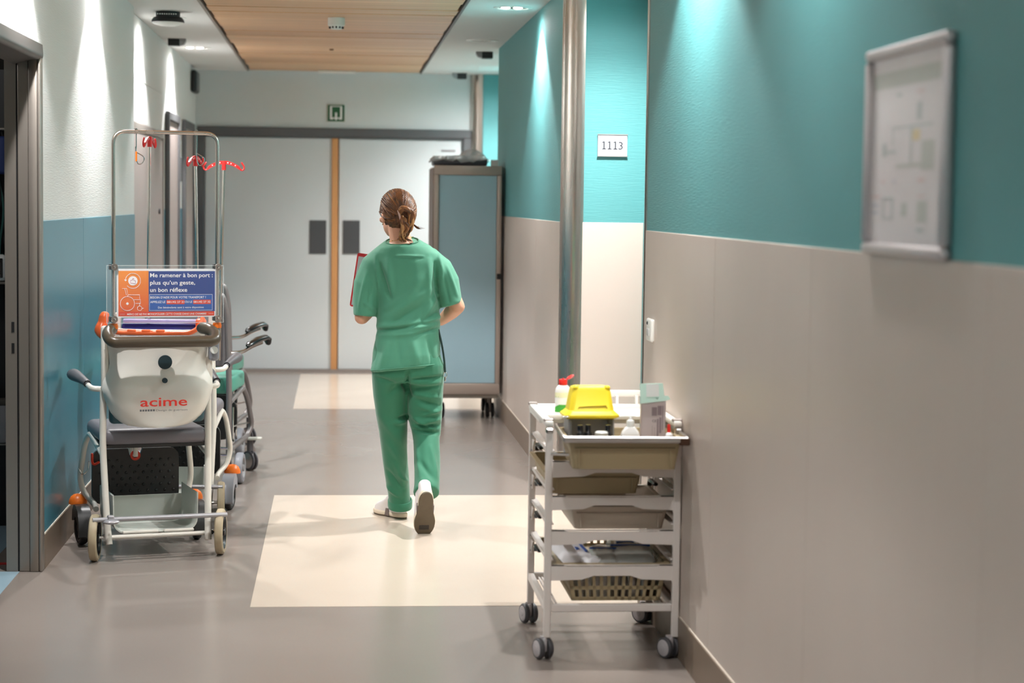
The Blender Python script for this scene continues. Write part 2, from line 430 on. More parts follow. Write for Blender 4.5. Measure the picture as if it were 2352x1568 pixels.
b = MB(); b.box(-4, -1.4, 4.5, 12, -.12, -.001); sf = struct(b, 'floor', 'floor_blue', 0)
b = MB(); b.box(-1.5, -1.345, 6.6, 8.555, -.05, .001); b.build('threshold', 'floor_blue', sf, 0)
MB().box(-1.9, -1.42, 8.72, 8.76, -.01, .003).build('floor_line', mat('red_line', (190, 40, 40), .5), sf, 0)
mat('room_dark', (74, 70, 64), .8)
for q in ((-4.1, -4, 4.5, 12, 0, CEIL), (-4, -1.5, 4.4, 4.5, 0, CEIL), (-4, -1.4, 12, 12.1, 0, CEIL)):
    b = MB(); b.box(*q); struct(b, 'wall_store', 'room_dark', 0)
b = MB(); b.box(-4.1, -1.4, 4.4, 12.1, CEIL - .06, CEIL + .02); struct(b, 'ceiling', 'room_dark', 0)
# end wall, ceiling
b = MB(); b.box(-1.5, 1.9, YE, YE + .12, 2.25, 2.95); b.box(-1.5, -1.28, YE, YE + .12, 0, 2.25); b.box(1.225, 1.9, YE, YE + .12, 0, 2.25)
b.box(-1.28, 1.225, YE + .09, YE + .12, 0, 2.25); struct(b, 'wall_back', 'end_wall', 0)
b = MB(); b.box(-1.5, 1.9, -5.12, -5, 0, 2.95); struct(b, 'wall_front', 'end_wall', 0)
b = MB(); b.box(-1.5, -.835, -5, 18.5, CEIL, CEIL + .2); b.box(.752, 1.9, -5, 18.5, CEIL, CEIL + .2); b.box(-.835, .752, 18.42, 18.5, CEIL, CEIL + .2)
ce = struct(b, 'ceiling', 'ceiling_white', 0)
MB().box(-.835, .752, -5, 18.42, CEIL + .06, CEIL + .1).build('void_board', 'void', ce, 0)
b = MB(); b.rbox(-.838, -.822, -5, 18.42, CEIL - .006, CEIL + .06, .002, 1); b.build('edge_profile', 'taupe_metal', ce, 0)
b = MB(); b.rbox(.740, .756, -5, 18.42, CEIL - .006, CEIL + .06, .002, 1); b.build('edge_profile', 'dark_grey', ce, 0)
y = -4.9; k = 0
while y < 18.38:
    wd = (.31, .41)[k % 2]; y1 = min(y + wd, 18.415); h = rnd.uniform(-.003, .003); e = rnd.uniform(0, .012)
    MB().rbox(-.800 - e, .722 + rnd.uniform(0, .012), y + .005, y1 - .005, CEIL + .004 + h, CEIL + .024 + h, .002, 1).build('plank', ('plank', 'plank_b', 'plank_c')[rnd.choice((0, 0, 1, 2))], ce, 0)
    y = y1; k += 1
MB().lathe([(0, 0), (.016, 0), (.016, .02), (.01, .02), (.01, .004), (0, .004)], (-.06, 15.72, CEIL - .004), 12).build('fixing_stud', mat('brown', (110, 66, 34), .5), ce)
MB().rbox(-.19, .15, 18.25, 18.41, CEIL - .016, CEIL + .003, .004, 1).build('lamp_strip', 'white_plastic', ce)
# end double door
fr = MB()
fr.rbox(-1.29, 1.235, YE - .03, YE + .02, 2.178, 2.255, .006, 1).rbox(-1.285, -1.222, YE - .03, YE + .02, 0, 2.18, .006, 1).rbox(1.150, 1.232, YE - .03, YE + .02, 0, 2.18, .006, 1)
fr.box(-1.222, 1.15, YE - .012, YE + .012, 2.164, 2.18).box(1.138, 1.152, YE - .012, YE + .012, 0, 2.17)
dd = struct(fr, 'door_6', 'dark_grey')
l1 = MB().rbox(-1.218, -.058, YE + .005, YE + .05, .03, 2.162, .003, 1).build('door_leaf', 'door_white', dd)
l2 = MB().rbox(.006, 1.138, YE + .012, YE + .055, .03, 2.162, .003, 1).build('door_leaf', 'door_white', dd)
MB().rbox(-.062, -.004, YE - .012, YE + .05, .022, 2.162, .004, 1).build('leading_edge', 'oak', dd)
MB().rbox(-.263, -.109, YE - .002, YE + .008, 1.098, 1.407, .002, 1).build('push_plate', 'plate_grey', dd)
MB().rbox(.045, .2, YE + .004, YE + .015, 1.100, 1.409, .002, 1).build('push_plate', 'plate_grey', dd)
MB().rbox(.95, 1.08, YE + .004, YE + .014, 2.055, 2.075, .002, 1).build('door_label', 'grey_plastic', dd)
b = MB(); b.box(-1.28, 1.225, YE - .02, YE + .08, 0, .028); struct(b, 'trim_7', 'taupe_metal', 0)

# ---------------------------------------------------------------- fixtures on walls and ceiling
sides = {}
for i, (x, y, p, q) in enumerate(DOWNLIGHTS):
    on = p > 0; vis = y > 12 or True
    lab = {(-1.11, 13.2): 'lit recessed downlight in the left ceiling strip beside the round black device',
           (-1.11, 15.75): 'lit recessed downlight in the left ceiling strip beyond the small black box',
           (1.04, 12.05): 'lit recessed downlight above the teal right wall, nearest of those in view',
           (1.035, 14.54): 'dark switched-off recessed downlight above the teal right wall'}.get((x, y))
    g = None
    if (x, y) == (1.52, 17.55): lab = 'lit recessed downlight in the far alcove beyond the tall cabinet'
    if lab is None:
        lab = 'recessed round downlight in the white ceiling strip, out of the picture'; g = 'downlights outside the view'
    t = thing('ceiling_downlight', lab, 'downlight', (x, y, CEIL), 0, g)
    MB().lathe([(.118, .0), (.118, -.003), (.095, -.006), (.088, -.001), (.088, 0)], n=28).build('trim_ring', 'white_plastic', t)
    MB().lathe([(.088, -.0015), (.06, -.001), (.0, -.001)], n=24).build('reflector', 'can' if on else 'steel_dark', t)
    if on:
        for dx in (-.045, .03): MB().ell((dx, 0, -.003), (.028, .028, .005), 12, 6).build('lamp_lens', 'led', t)
    else:
        for dx in (0, .03, .055): MB().ell((dx, -.01, -.004), (.009, .009, .004), 8, 5).build('lamp_lens', 'chrome', t)
# round black device and small half-round boxes on the ceiling
t = thing('wireless_unit', 'round black ceiling device with a pale lens and slotted collar, left strip', 'sensor', (-1.075, 12.78, CEIL))
MB().lathe([(0, -.005), (.076, -.005), (.076, -.035)], n=24).lathe([(.076, 0), (.076, -.034), (.088, -.036), (.1, -.05), (.104, -.066), (.098, -.068)], n=28).build('housing', 'black', t)
MB().lathe([(.1, -.066), (.09, -.076), (.05, -.088), (0, -.092)], n=28).build('lens', 'white_plastic', t)
b = MB()
for k in range(9): b.box(-.06 + k * .014, -.053 + k * .014, -.078, -.074, -.024, -.017)
b.build('slots', 'white_plastic', t)
for (nm, x, y, s, lab) in (('alarm_box', -1.20, 14.95, 1, 'small black half-round box on the left ceiling strip by the wall'),
                           ('alarm_box', 1.165, 15.65, -1, 'small black half-round box on the ceiling past the teal right wall'),
                           ('alarm_box', 1.13, 18.3, -1, 'small black box on the ceiling at the far right corner')):
    t = thing(nm, lab, 'alarm', (x, y, CEIL), 0)
    MB().rbox(-.055, .03, -.045, .045, -.052, 0, .004, 1).build('housing', 'black', t)
    pr = [(.03 * s if s > 0 else -.055, 0)]
    b = MB(); x0 = .03 if s > 0 else -.055
    b.prism([(x0, 0), (x0 + s * .046, 0), (x0 + s * .044, -.018), (x0 + s * .03, -.04), (x0, -.05)], 'xz', -.042, .042)
    b.build('diffuser', 'grey_plastic', t)
t = thing('wall_speaker', 'black loudspeaker box high on the far left wall by the end wall', 'speaker', (XLF, 18.0, 2.63))
MB().rbox(.0, .05, -.18, .18, -.1, .095, .02, 3).build('cabinet', 'black', t); MB().rbox(.048, .054, -.16, .16, -.085, .08, .004, 1).build('grille', 'plate_grey', t)
t = thing('smoke_detector', 'white round smoke detector on the wooden ceiling planks', 'detector', (-.02, 12.99, CEIL + .004))
MB().lathe([(0, 0), (.055, 0), (.055, -.05), (.048, -.054), (.036, -.075), (.0, -.078)], n=24).build('body', 'white_plastic', t)
b = MB()
for k in range(12):
    a = 2 * PI * k / 12
    b.ell((.0435 * math.cos(a), .0435 * math.sin(a), -.064), (.006, .006, .008), 6, 4)
b.build('vent', 'black', t)
# exit sign
t = thing('exit_sign', 'square green emergency exit sign with a white door frame and arrow', 'sign', (-.0255, YE, 2.393))
mat('sign_green', (14, 84, 48), .4); mat('paper', (238, 238, 240), .55)
MB().rbox(-.083, .083, -.012, 0, -.082, .082, .003, 1).build('board', 'white_plastic', t)
MB().box(-.078, .078, -.0135, -.012, -.077, .077).build('green_field', 'sign_green', t, 0)
b = MB(); b.box(-.056, -.038, -.0148, -.0135, -.045, .064).box(.038, .056, -.0148, -.0135, -.045, .064).box(-.056, .056, -.0148, -.0135, .058, .066).box(-.056, -.024, -.0148, -.0135, -.058, -.04).box(.024, .056, -.0148, -.0135, -.058, -.04)
b.prism([(-.009, .005), (.009, .005), (.009, -.04), (.026, -.04), (0, -.068), (-.026, -.04), (-.009, -.04)], 'xz', -.0148, -.0135); b.build('pictogram', 'paper', t, 0)
# room number plate
t = thing('room_sign', 'white room number plate reading 1113 on the turquoise alcove wall', 'sign', (1.478, 10.755, 1.911))
MB().rbox(-.081, .081, -.012, 0, -.059, .059, .003, 1).build('plate', mat('plate_white', (182, 184, 192), .45), t)
for z in (.056, -.061): MB().box(-.083, .083, -.016, -.010, z, z + .005).build('rail', 'alu', t, 0)
mat('ink', (40, 40, 46), .6)
nb = MB()
for x in (-.047, -.016, .015): nb.box(x - .0032, x + .0032, -.0128, -.0122, -.0215, .0215).box(x - .0105, x + .0105, -.0128, -.0122, -.0215, -.0165).prism([(x - .0032, .0215), (x - .0032, .0155), (x - .0105, .0120), (x - .0105, .0165)], 'xz', -.0128, -.0122)
nb.build('room_number', 'ink', t, 0)
text('3', .0225, .043, (.0325, -.0126, -.0215), FACE, 'ink', t, 'room_number')
# call switch on the near right wall
t = thing('wall_switch', 'white rounded wall switch on the beige panel of the near right wall', 'switch', (XR, 7.6, 1.113))
MB().rbox(-.014, .002, -.06, .06, -.044, .044, .012, 3).build('plate', 'white_plastic', t)
MB().rbox(-.019, -.012, -.03, .03, -.022, .006, .004, 2).build('rocker', mat('switch_grey', (196, 194, 192), .4), t)
b = MB(); b.ell((-.015, .02, .026), (.004, .007, .007), 8, 5); b.build('indicator', 'ink', t)
t = thing('door_plate', 'narrow dark name plate on the left wall between two far doors', 'sign', (XLF, 16.55, 1.83))
MB().rbox(0, .02, -.05, .05, -.1, .1, .003, 1).build('plate', 'dark_grey', t); MB().box(.02, .0206, -.04, .04, -.085, .085).build('insert', 'plate_grey', t, 0)
# framed floor plan on the near right wall
t = thing('framed_plan', 'silver snap frame with a pale evacuation plan on the near right wall', 'picture frame', (XR + .005, 4.17, 1.7215))
hy, hz = .303, .2285
mat('frame_silver', (206, 200, 202), .34, .55)
for nm, q in (('frame_top', (-.026, 0, -hy, hy, hz - .026, hz)), ('frame_bottom', (-.026, 0, -hy, hy, -hz, -hz + .026)), ('frame_side', (-.026, 0, -hy, -hy + .026, -hz + .026, hz - .026)), ('frame_side', (-.026, 0, hy - .026, hy, -hz + .026, hz - .026))):
    MB().rbox(*q, .010, 3).build(nm, 'frame_silver', t)
b = MB(); b.box(-.010, -.002, -hy + .02, hy - .02, -hz + .02, hz - .02)
pm = ['plan_paper', 'plan_green', 'plan_line', 'plan_yellow', 'plan_red', 'plan_blue']
for n_, c_ in zip(pm, ((238, 230, 232), (198, 202, 194), (190, 198, 198), (238, 214, 150), (232, 196, 196), (186, 192, 212))): mat(n_, c_, .35)
pp = b.build('plan_sheet', 'plan_paper', t, 0)
def mk(k, u0, u1, v0, v1):     # u from the far (left) edge 0..1, v from the top 0..1
    W_, H_ = 2 * (hy - .026), 2 * (hz - .026)
    ya, yb = (hy - .026) - u1 * W_, (hy - .026) - u0 * W_
    return (-.0108, -.0098, ya, yb, (hz - .026) - v1 * H_, (hz - .026) - v0 * H_), k
b = MB()
for q in (mk(1, .02, .93, .075, .16), mk(2, .35, .42, .2, .215), mk(4, .62, .72, .2, .21), mk(2, .3, .84, .375, .385), mk(2, .3, .31, .375, .47), mk(2, .55, .57, .385, .575), mk(1, .36, .7, .575, .592),
          mk(3, .58, .67, .4, .455), mk(1, .7, .86, .46, .61), mk(2, .16, .22, .46, .53), mk(2, .22, .35, .5, .515), mk(4, .16, .2, .66, .675), mk(4, .66, .75, .655, .672), mk(5, .32, .36, .66, .672),
          mk(4, .02, .14, .74, .752), mk(5, .02, .12, .79, .8), mk(5, .02, .12, .83, .84), mk(2, .18, .34, .75, .762), mk(2, .18, .2, .762, .87), mk(2, .31, .33, .762, .87), mk(2, .2, .31, .86, .87), mk(1, .45, .52, .78, .85),
          mk(4, .66, .75, .74, .75), mk(1, .66, .78, .77, .88), mk(2, .66, .75, .91, .93), mk(2, .63, .69, .26, .35)):
    b.mat(q[1]); b.box(*q[0])
b.build('plan_print', pm, pp, 0)
MB().box(-.0135, -.0125, -hy + .02, hy - .02, -hz + .02, hz - .02).build('cover_sheet', mat('clear_cover', (250, 250, 250), .12, alpha=.12), t, 0)

# dim store room: a rack with cables, a blue bag and a pale monitor
t = thing('equipment_rack', 'dim equipment rack with hanging cables seen through the open doorway at the far left', 'rack', (-1.68, 9.75, 0))
b = MB()
for x in (-.17, .165): b.rbox(x - .012, x + .012, -.01, .014, 0, 2.2, .003, 1)
b.build('upright', 'room_dark', t)
MB().box(-.19, .18, .02, .03, 0, 2.2).build('back_board', 'black', t)
for z in (.42, 1.19, 1.92): MB().rbox(-.18, .178, -.12, .02, z - .012, z, .003, 1).build('shelf', 'steel_dark', t)
mat('cable_pale', (150, 150, 140), .5); mat('cable_green', (40, 84, 78), .5); mat('bag_blue', (24, 44, 96), .6)
for i in range(16):
    x = rnd.uniform(-.06, .17); b = MB(); z = rnd.uniform(1.5, 1.88)
    b.tube(spline([(x, -.03, z), (x + rnd.uniform(-.05, .03), -.05, z - .15), (x + rnd.uniform(-.05, .03), -.04, z - .32), (x + rnd.uniform(-.06, .02), -.05, z - .45), (x + rnd.uniform(-.06, .02), -.03, z - .36)], 5), .0055, 6)
    b.build('cable', ('cable_pale', 'cable_green', 'black', 'cable_pale')[i % 4], t)
t = thing('blue_bag', 'dark blue bag hanging high on the rack behind the doorway', 'bag', (-1.60, 9.66, 1.80)); MB().rbox(-.09, .035, -.03, .03, -.1, .08, .02, 3).build('pouch', 'bag_blue', t); MB().tube(fillet([(-.06, 0, .07), (-.04, 0, .118), (0, 0, .118), (.015, 0, .07)], .02), .005, 6).build('loop', 'black', t)
t = thing('monitor_unit', 'pale medical monitor with dark screen on the rack behind the doorway', 'monitor', (-1.62, 9.66, 1.19)); MB().rbox(-.12, .05, -.03, .04, 0, .13, .025, 4).build('case', 'white_plastic', t); MB().rbox(-.10, .034, -.034, -.028, .02, .112, .015, 3).build('screen', 'black_gloss', t)
t = thing('supply_box', 'grey box low on the rack behind the doorway', 'box', (-1.62, 9.66, .42)); MB().rbox(-.12, .05, -.04, .05, 0, .2, .01, 2).build('box', 'grey_plastic', t); MB().rbox(-.125, .055, -.045, .055, .18, .21, .008, 2).build('lid', 'room_dark', t)

# ---------------------------------------------------------------- tall cabinet on castors
mat('cab_blue', (158, 190, 203), .38, var=.06, vscale=2); mat('cab_frame', (172, 158, 148), .38, .35); mat('rubber', (34, 34, 36), .6)
t = thing('rolling_cabinet', 'tall blue-grey cabinet with aluminium frame on castors against the right wall', 'cabinet', (.94, 14.5, 0))
x0, x1, dz = -.248, .246, .70
b = MB(); b.rbox(x0 + .004, x1 - .004, .012, dz, .2, 1.85, .004, 1); b.build('body', 'cab_frame', t)
for nm, q in (('frame_rail', (x0, x1, -.008, .02, 1.79, 1.858)), ('frame_rail', (x0, x1, -.008, .02, .19, .27)), ('frame_post', (x0, x0 + .036, -.008, .02, .27, 1.79)), ('frame_post', (x1 - .034, x1, -.008, .02, .27, 1.79))):
    MB().rbox(*q, .005, 2).build(nm, 'cab_frame', t)
MB().rbox(x0 + .038, x1 - .036, .004, .012, .272, 1.788, .002, 1).build('door_panel', 'cab_blue', t)
MB().rbox(x1 - .03, x1 + .003, -.022, -.004, 1.035, 1.075, .004, 1).build('latch', 'black', t)
MB().rbox(x0 - .006, x0 + .002, .03, dz - .02, .22, 1.84, .003, 1).build('side_panel', mat('cab_side', (122, 108, 100), .45), t)
MB().rbox(x0 + .01, x1 - .01, .01, dz - .01, .16, .195, .004, 1).build('plinth', 'steel_dark', t)
def castor(par, x, y, r, w, top, name='castor', rz=0.0, hub='rubber', tyre='rubber', fork='taupe_metal'):
    c = bpy.data.objects.new(name, None); C.objects.link(c); c.parent = par; c.location = (x, y, 0); c.rotation_euler = (0, 0, rz)
    b = MB()
    for s in (-1, 1):
        a, d = s * w * .16, s * w * .5
        pr = [(0, a), (r * .93, a), (r, a + (d - a) * .2), (r, a + (d - a) * .75), (r * .9, d), (r * .78, d)]
        b.lathe([(p, h) for p, h in pr], (0, 0, r), 22, 'x')
    b.build('wheel', tyre, c)
    b = MB()
    for s in (-1, 1): b.lathe([(r * .8, s * w * .495), (r * .72, s * w * .53), (r * .3, s * w * .53), (r * .26, s * w * .56), (0, s * w * .57)], (0, 0, r), 20, 'x')
    b.build('hub_cap', hub, c)
    b = MB(); b.rbox(-w * .15, w * .15, -r * .55, r * .35, r * .7, r * 2.02, .006, 2).cyl((0, .0, r * 1.5), (0, 0, top), r * .32, n=12); b.build('fork', fork, c)
    return c
for x in (x0 + .07, x1 - .055):
    for y in (.2, dz - .1): castor(t, x, y, .055, .062, .165)
t = thing('wrapped_tray', 'dark grey tray wrapped in crumpled clear plastic on top of the tall cabinet', 'tray', (.885, 14.75, 1.858))
MB().rbox(-.195, .2, -.17, .17, .0, .052, .014, 3).build('tray', mat('tray_dark', (64, 62, 68), .35), t)
b = MB(); n = 15; vs = []
for i in range(n):
    for j in range(n):
        u, v = i / (n - 1), j / (n - 1)
        px, py = -.215 + .43 * u, -.185 + .37 * v
        edge = min(u, 1 - u, v, 1 - v)
        pz = .056 + .055 * math.exp(-((u - .72) ** 2 + (v - .4) ** 2) / .04) + rnd.uniform(0, .02) if edge > .01 else .02 + rnd.uniform(0, .03)
        vs.append((px + rnd.uniform(-.008, .008), py + rnd.uniform(-.008, .008), pz))
b.add(vs, [(i * n + j, (i + 1) * n + j, (i + 1) * n + j + 1, i * n + j + 1) for i in range(n - 1) for j in range(n - 1)])
mat('clear_film', (236, 238, 240), .12, alpha=.42, spec=.8)
b.build('plastic_wrap', 'clear_film', t, 0)
t = thing('carton', 'tiny white carton on the corner of the tall cabinet', 'box', (1.14, 14.62, 1.858))
MB().rbox(-.026, .026, -.03, .03, 0, .045, .002, 1).build('box', 'white_plastic', t); MB().rbox(-.027, .027, -.031, .0, .03, .047, .002, 1).build('lid_flap', 'paper', t)

# ---------------------------------------------------------------- ward trolley
mat('trolley_paint', (226, 218, 213), .42); mat('trolley_white', (236, 232, 226), .4); mat('bin_beige', (164, 147, 114), .5); mat('bin_grey', (186, 172, 156), .5)
mat('wheel_grey', (72, 72, 76), .5); mat('hub_grey', (190, 184, 186), .45)
TX0, TX1, TY0, TY1 = -.227, .227, 0.0, .60
t = thing('ward_trolley', 'tall white tube-frame ward trolley on four castors with tiers of bins by the wall', 'trolley', (.966, 6.87, 0))
PZ = .075
for x in (TX0, TX1):
    for y, top in ((TY0, .80), (TY1, .835)):
        MB().rbox(x - .0125, x + .0125, y - .0125, y + .0125, PZ, top, .003, 1).build('corner_post', 'trolley_paint', t)
def front(z0, z1, notch, step=True):
    xa, xb = TX0 + .0125, TX1 - .0125; o = [(xa, z0)]
    o += [(xa + .004, z0), (xa + .11, z0 + .004), (xa + .15, z0 + notch), (xb - .15, z0 + notch), (xb - .11, z0 + .004), (xb - .004, z0), (xb, z0 - .012), (xb, z1)]
    o += [(xb - .045, z1), (xb - .055, z1 - .005), (xa + .055, z1 - .005), (xa + .045, z1), (xa, z1)]
    return MB().prism(o, 'xz', TY0 - .010, TY0 - .004).box(xa, xb, TY0 - .01, TY0 + .012, z1 - .003, z1)
for z0, z1 in ((.642, .70), (.527, .577), (.404, .456), (.278, .333)):
    front(z0, z1, .017).build('front_panel', 'trolley_paint', t)
b = MB()
for y in (TY0, TY1): b.rbox(TX0 + .0125, TX1 - .0125, y - .0115, y + .0115, .167, .194, .003, 1)
for x in (TX0, TX1): b.rbox(x - .0115, x + .0115, TY0 + .0125, TY1 - .0125, .167, .194, .003, 1)
b.build('base_frame', 'trolley_paint', t)
b = MB()
for k in range(5): b.box(TX0 + .03 + k * .012 - .003, TX0 + .03 + k * .012 + .003, .01, .59, .172, .18) if k < 2 else b.box(TX1 - .03 - (k - 2) * .012 - .003, TX1 - .03 - (k - 2) * .012 + .003, .01, .59, .172, .18)
b.build('base_bars', 'trolley_paint', t, 0)
# side rails with black tilt grips
for z in (.735, .60, .478, .352):
    for s in (-1, 1):
        x = TX0 if s < 0 else TX1
        b = MB(); b.box(x + (.001 if s < 0 else -.020), x + (.020 if s < 0 else -.001), .0, .6, z - .004, z).box(x - .0015, x + .0015, .0, .6, z - .012, z)
        b.prism([(.52, z - .028), (.6, z - .028), (.6, z - .082), (.575, z - .082), (.56, z - .055)], 'yz', x - .002, x + .002)
        ra = b.build('side_rail', 'trolley_paint', t, 0)
        b = MB(); b.tube(fillet([(x + .012 * -s, .535, z - .058), (x + .012 * -s, .52, z - .04), (x + .012 * -s, .40, z - .04)], .012), .011, 8, round_ends=True, flat=.7); b.build('tilt_grip', 'black_gloss', ra)
        b = MB()
        for yy, zz in ((.598, z - .012), (.598, z - .07)): b.ell((x - s * -.003, yy - .012, zz), (.003, .004, .004), 8, 5)
        b.build('screw', 'chrome', ra)
        # front chrome fittings
for s in (-1, 1):
    x = TX0 if s < 0 else TX1
    MB().rbox(x - .012, x + .012, -.016, .02, .795, .815, .004, 1).cyl((x, -.012, .79), (x, .015, .79), .006, n=8).build('corner_fitting', 'chrome', t)
MB().cyl((TX0 + .005, -.02, .727), (TX0 + .085, -.045, .727), .006, n=10).rbox(TX0 + .07, TX0 + .098, -.06, -.03, .715, .737, .003, 1).build('catch_bar', 'chrome', t)
# work top
b = MB(); b.rbox(TX0 - .012, TX1 + .012, .235, .62, .805, .822, .004, 1)
for q in ((TX0 - .014, TX0 + .014, .0, .62), (TX1 - .014, TX1 + .014, .0, .62), (TX0, TX1, .594, .62), (TX0, TX1, .225, .245)): b.rbox(*q, .818, .838, .004, 2)
b.build('work_top', 'trolley_white', t)
for x in (TX0, TX1):
    for y in (.03, .60): MB().rbox(x - .017, x + .017, y - .012, y + .012, .834, .846, .003, 1).build('top_clip', 'taupe_metal', t)
MB().rbox(.07, .19, .63, .65, .862, .888, .006, 2).box(.09, .10, .60, .635, .83, .87).box(.165, .175, .60, .635, .83, .87).build('push_handle', 'trolley_white', t)
for x, y, rz in ((TX0 - .012, TY0, .35), (TX1 - .02, TY0, .55), (TX0 - .006, TY1, .3), (TX1 - .02, TY1, .75)): castor(t, x, y, .0375, .052, .08, rz=rz, hub='hub_grey', tyre='wheel_grey', fork='hub_grey')
# --- bins: open boxes with a rim
def bin_(name, label, loc, rz, w, d, h, m, taper=.016, rim=.014, slots=None, group=None, tilt=0.0):
    o = thing(name, label, 'bin', loc, rz, group)
    if tilt: o.rotation_euler = (tilt, 0, rz)
    th = .003
    def ring(x, y, z, r=.018):
        return [(px, py, z) for px, py in rrect(-x, x, -y, y, r, 3)]
    X, Y = w / 2, d / 2
    if not slots:
        b = MB(); b.loft([ring(X - taper, Y - taper, 0), ring(X, Y, h), ring(X + rim, Y + rim, h), ring(X + rim, Y + rim, h + .006), ring(X - th, Y - th, h + .006), ring(X - taper - th, Y - taper - th, .004)], True)
        b.build('tub', m, o)
        b = MB(); b.rbox(-X + .02, X - .02, -Y - .004, -Y + .002, h * .72, h * .76, .001, 1)
        for s in (-1, 1): b.box(s * (X - .035) - .002, s * (X - .035) + .002, -Y - .001, -Y + .006, h * .1, h * .72)
        b.build('moulded_rib', m, o)
    else:
        n, rows = slots; b = MB()
        b.box(-X + taper, X - taper, -Y + taper, Y - taper, 0, .004)
        b.loft([ring(X - .002, Y - .002, h - .004), ring(X + rim, Y + rim, h - .004), ring(X + rim, Y + rim, h + .003), ring(X - .004, Y - .004, h + .003)], False)
        zs = [0, .014]
        gap = (h - .014 - .004) / rows
        for side in range(4):
            L = (X if side % 2 == 0 else Y) * 2 - .02; nn = n if side % 2 == 0 else int(n * d / w); step = L / nn
            def put(u0, u1, z0, z1):
                for (z_a, z_b) in ((z0, z1),):
                    t0, t1 = taper * (1 - z_a / h), taper * (1 - z_b / h); vs = []
                    for (uu, zz, tt) in ((u0, z_a, t0), (u1, z_a, t0), (u1, z_b, t1), (u0, z_b, t1)):
                        for off in (0, .003):
                            k = (1 - tt / (X if side % 2 == 0 else Y))
                            if side == 0: vs.append((uu * k, -Y + tt + off, zz))
                            elif side == 2: vs.append((uu * k, Y - tt - off, zz))
                            elif side == 1: vs.append((X - tt - off, uu * k, zz))
                            else: vs.append((-X + tt + off, uu * k, zz))
                    b.add(vs, [(0, 2, 4, 6), (1, 7, 5, 3), (0, 1, 3, 2), (2, 3, 5, 4), (4, 5, 7, 6), (6, 7, 1, 0)])
            put(-L / 2 - .01, L / 2 + .01, 0, .014)
            for r in range(rows):
                zb = .014 + (r + 1) * gap
                put(-L / 2 - .01, L / 2 + .01, zb - (.014 if r < rows - 1 else .004), zb)
            put(-L / 2 - .01, -L / 2 + step * .22, 0, h); put(L / 2 - step * .22, L / 2 + .01, 0, h)
            for k in range(1, nn): put(-L / 2 + (k - .22) * step, -L / 2 + (k + .22) * step, 0, h)
        b.build('slotted_tub', m, o, 0)
    return o
TO = Vector((.966, 6.87, 0))
bin_('open_bin', 'beige bin holding bottles and cartons, hooked over the trolley front', (.988, 6.885, .690), -.03, .385, .36, .098, 'bin_beige')
tr = thing('tray_rim', 'silver rim frame lying around the open top bin of the trolley', 'frame', (.988, 6.885, .79), -.03)
b = MB(); b.rbox(-.215, .215, -.212, -.192, -.004, .018, .004, 1); b.build('front_rail', 'alu', tr)
b = MB(); b.rbox(-.216, -.206, -.19, .18, .0, .018, .003, 1); b.build('side_rail', 'alu', tr); b = MB(); b.rbox(.206, .216, -.19, .18, .0, .018, .003, 1); b.build('side_rail', 'alu', tr)
MB().rbox(.182, .219, -.213, -.19, -.012, .016, .004, 1).build('corner_clip', mat('clip_brown', (70, 42, 24), .4), tr)
bin_('storage_bin', 'olive-beige closed-sided bin, second from the top of the trolley', (.905, 7.16, .578), .0, .335, .52, .078, 'bin_beige')
bin_('storage_bin', 'grey-beige closed-sided bin, third from the top of the trolley', (.995, 7.16, .452), .0, .345, .52, .078, 'bin_grey')
bin_('slotted_basket', 'beige slotted basket full of wrapped packs, second from the bottom of the trolley', (.965, 7.16, .300), .0, .40, .54, .032, 'bin_beige', slots=(14, 1))
bin_('slotted_basket', 'beige slotted basket with two rows of slots, lowest in the trolley', (.985, 7.13, .200), .0, .345, .50, .098, 'bin_beige', slots=(12, 2))
for (z, w_, xx) in ((.196, .36, .98),):
    pass
# --- things on the trolley
mat('sharps_yellow', (250, 222, 46), .42); mat('box_black', (150, 152, 156), .25); mat('clear_grey', (180, 184, 188), .1, alpha=.35)
t = thing('sharps_container', 'bright yellow tapered sharps container with flared rim on the trolley', 'container', (.893, 6.985, .841), .03)
def sq(x, y, z, r): return [(px, py, z) for px, py in rrect(-x, x, -y, y, r, 4)]
b = MB(); b.loft([sq(.086, .062, 0, .02), sq(.098, .072, .006, .022), sq(.098, .072, .014, .022), sq(.088, .062, .022, .02), sq(.081, .056, .029, .02), sq(.070, .046, .098, .02), sq(.066, .042, .108, .018), sq(.055, .034, .112, .014)]); b.build('body', 'sharps_yellow', t)
b = MB()
for s in (-1, 1): b.ell((s * .056, -.036, .108), (.012, .01, .009), 8, 6)
b.build('locking_tab', 'sharps_yellow', t)
b = MB(); ye = mat('sharps_shade', (196, 172, 40), .5)
b.prism([(-.045, .040), (.05, .045), (.054, .037), (.056, .037), (.051, .048), (-.046, .043), (-.05, .034), (-.048, .034)], 'xz', -.056, -.0525); b.build('embossed_line', 'sharps_shade', t, 0)
t = thing('holder_box', 'black open-front holder box under the yellow sharps container', 'box', (.893, 6.99, .70), .03)
b = MB(); b.rbox(-.082, -.076, -.055, .055, 0, .139, .002, 1).rbox(.076, .082, -.055, .055, 0, .139, .002, 1).rbox(-.08, .08, .05, .056, 0, .139, .002, 1).box(-.08, .08, -.055, .055, 0, .004); b.build('shell', 'box_black', t)
MB().rbox(-.0765, -.070, -.056, -.05, .0, .136, .002, 1).build('clear_edge', 'clear_grey', t)
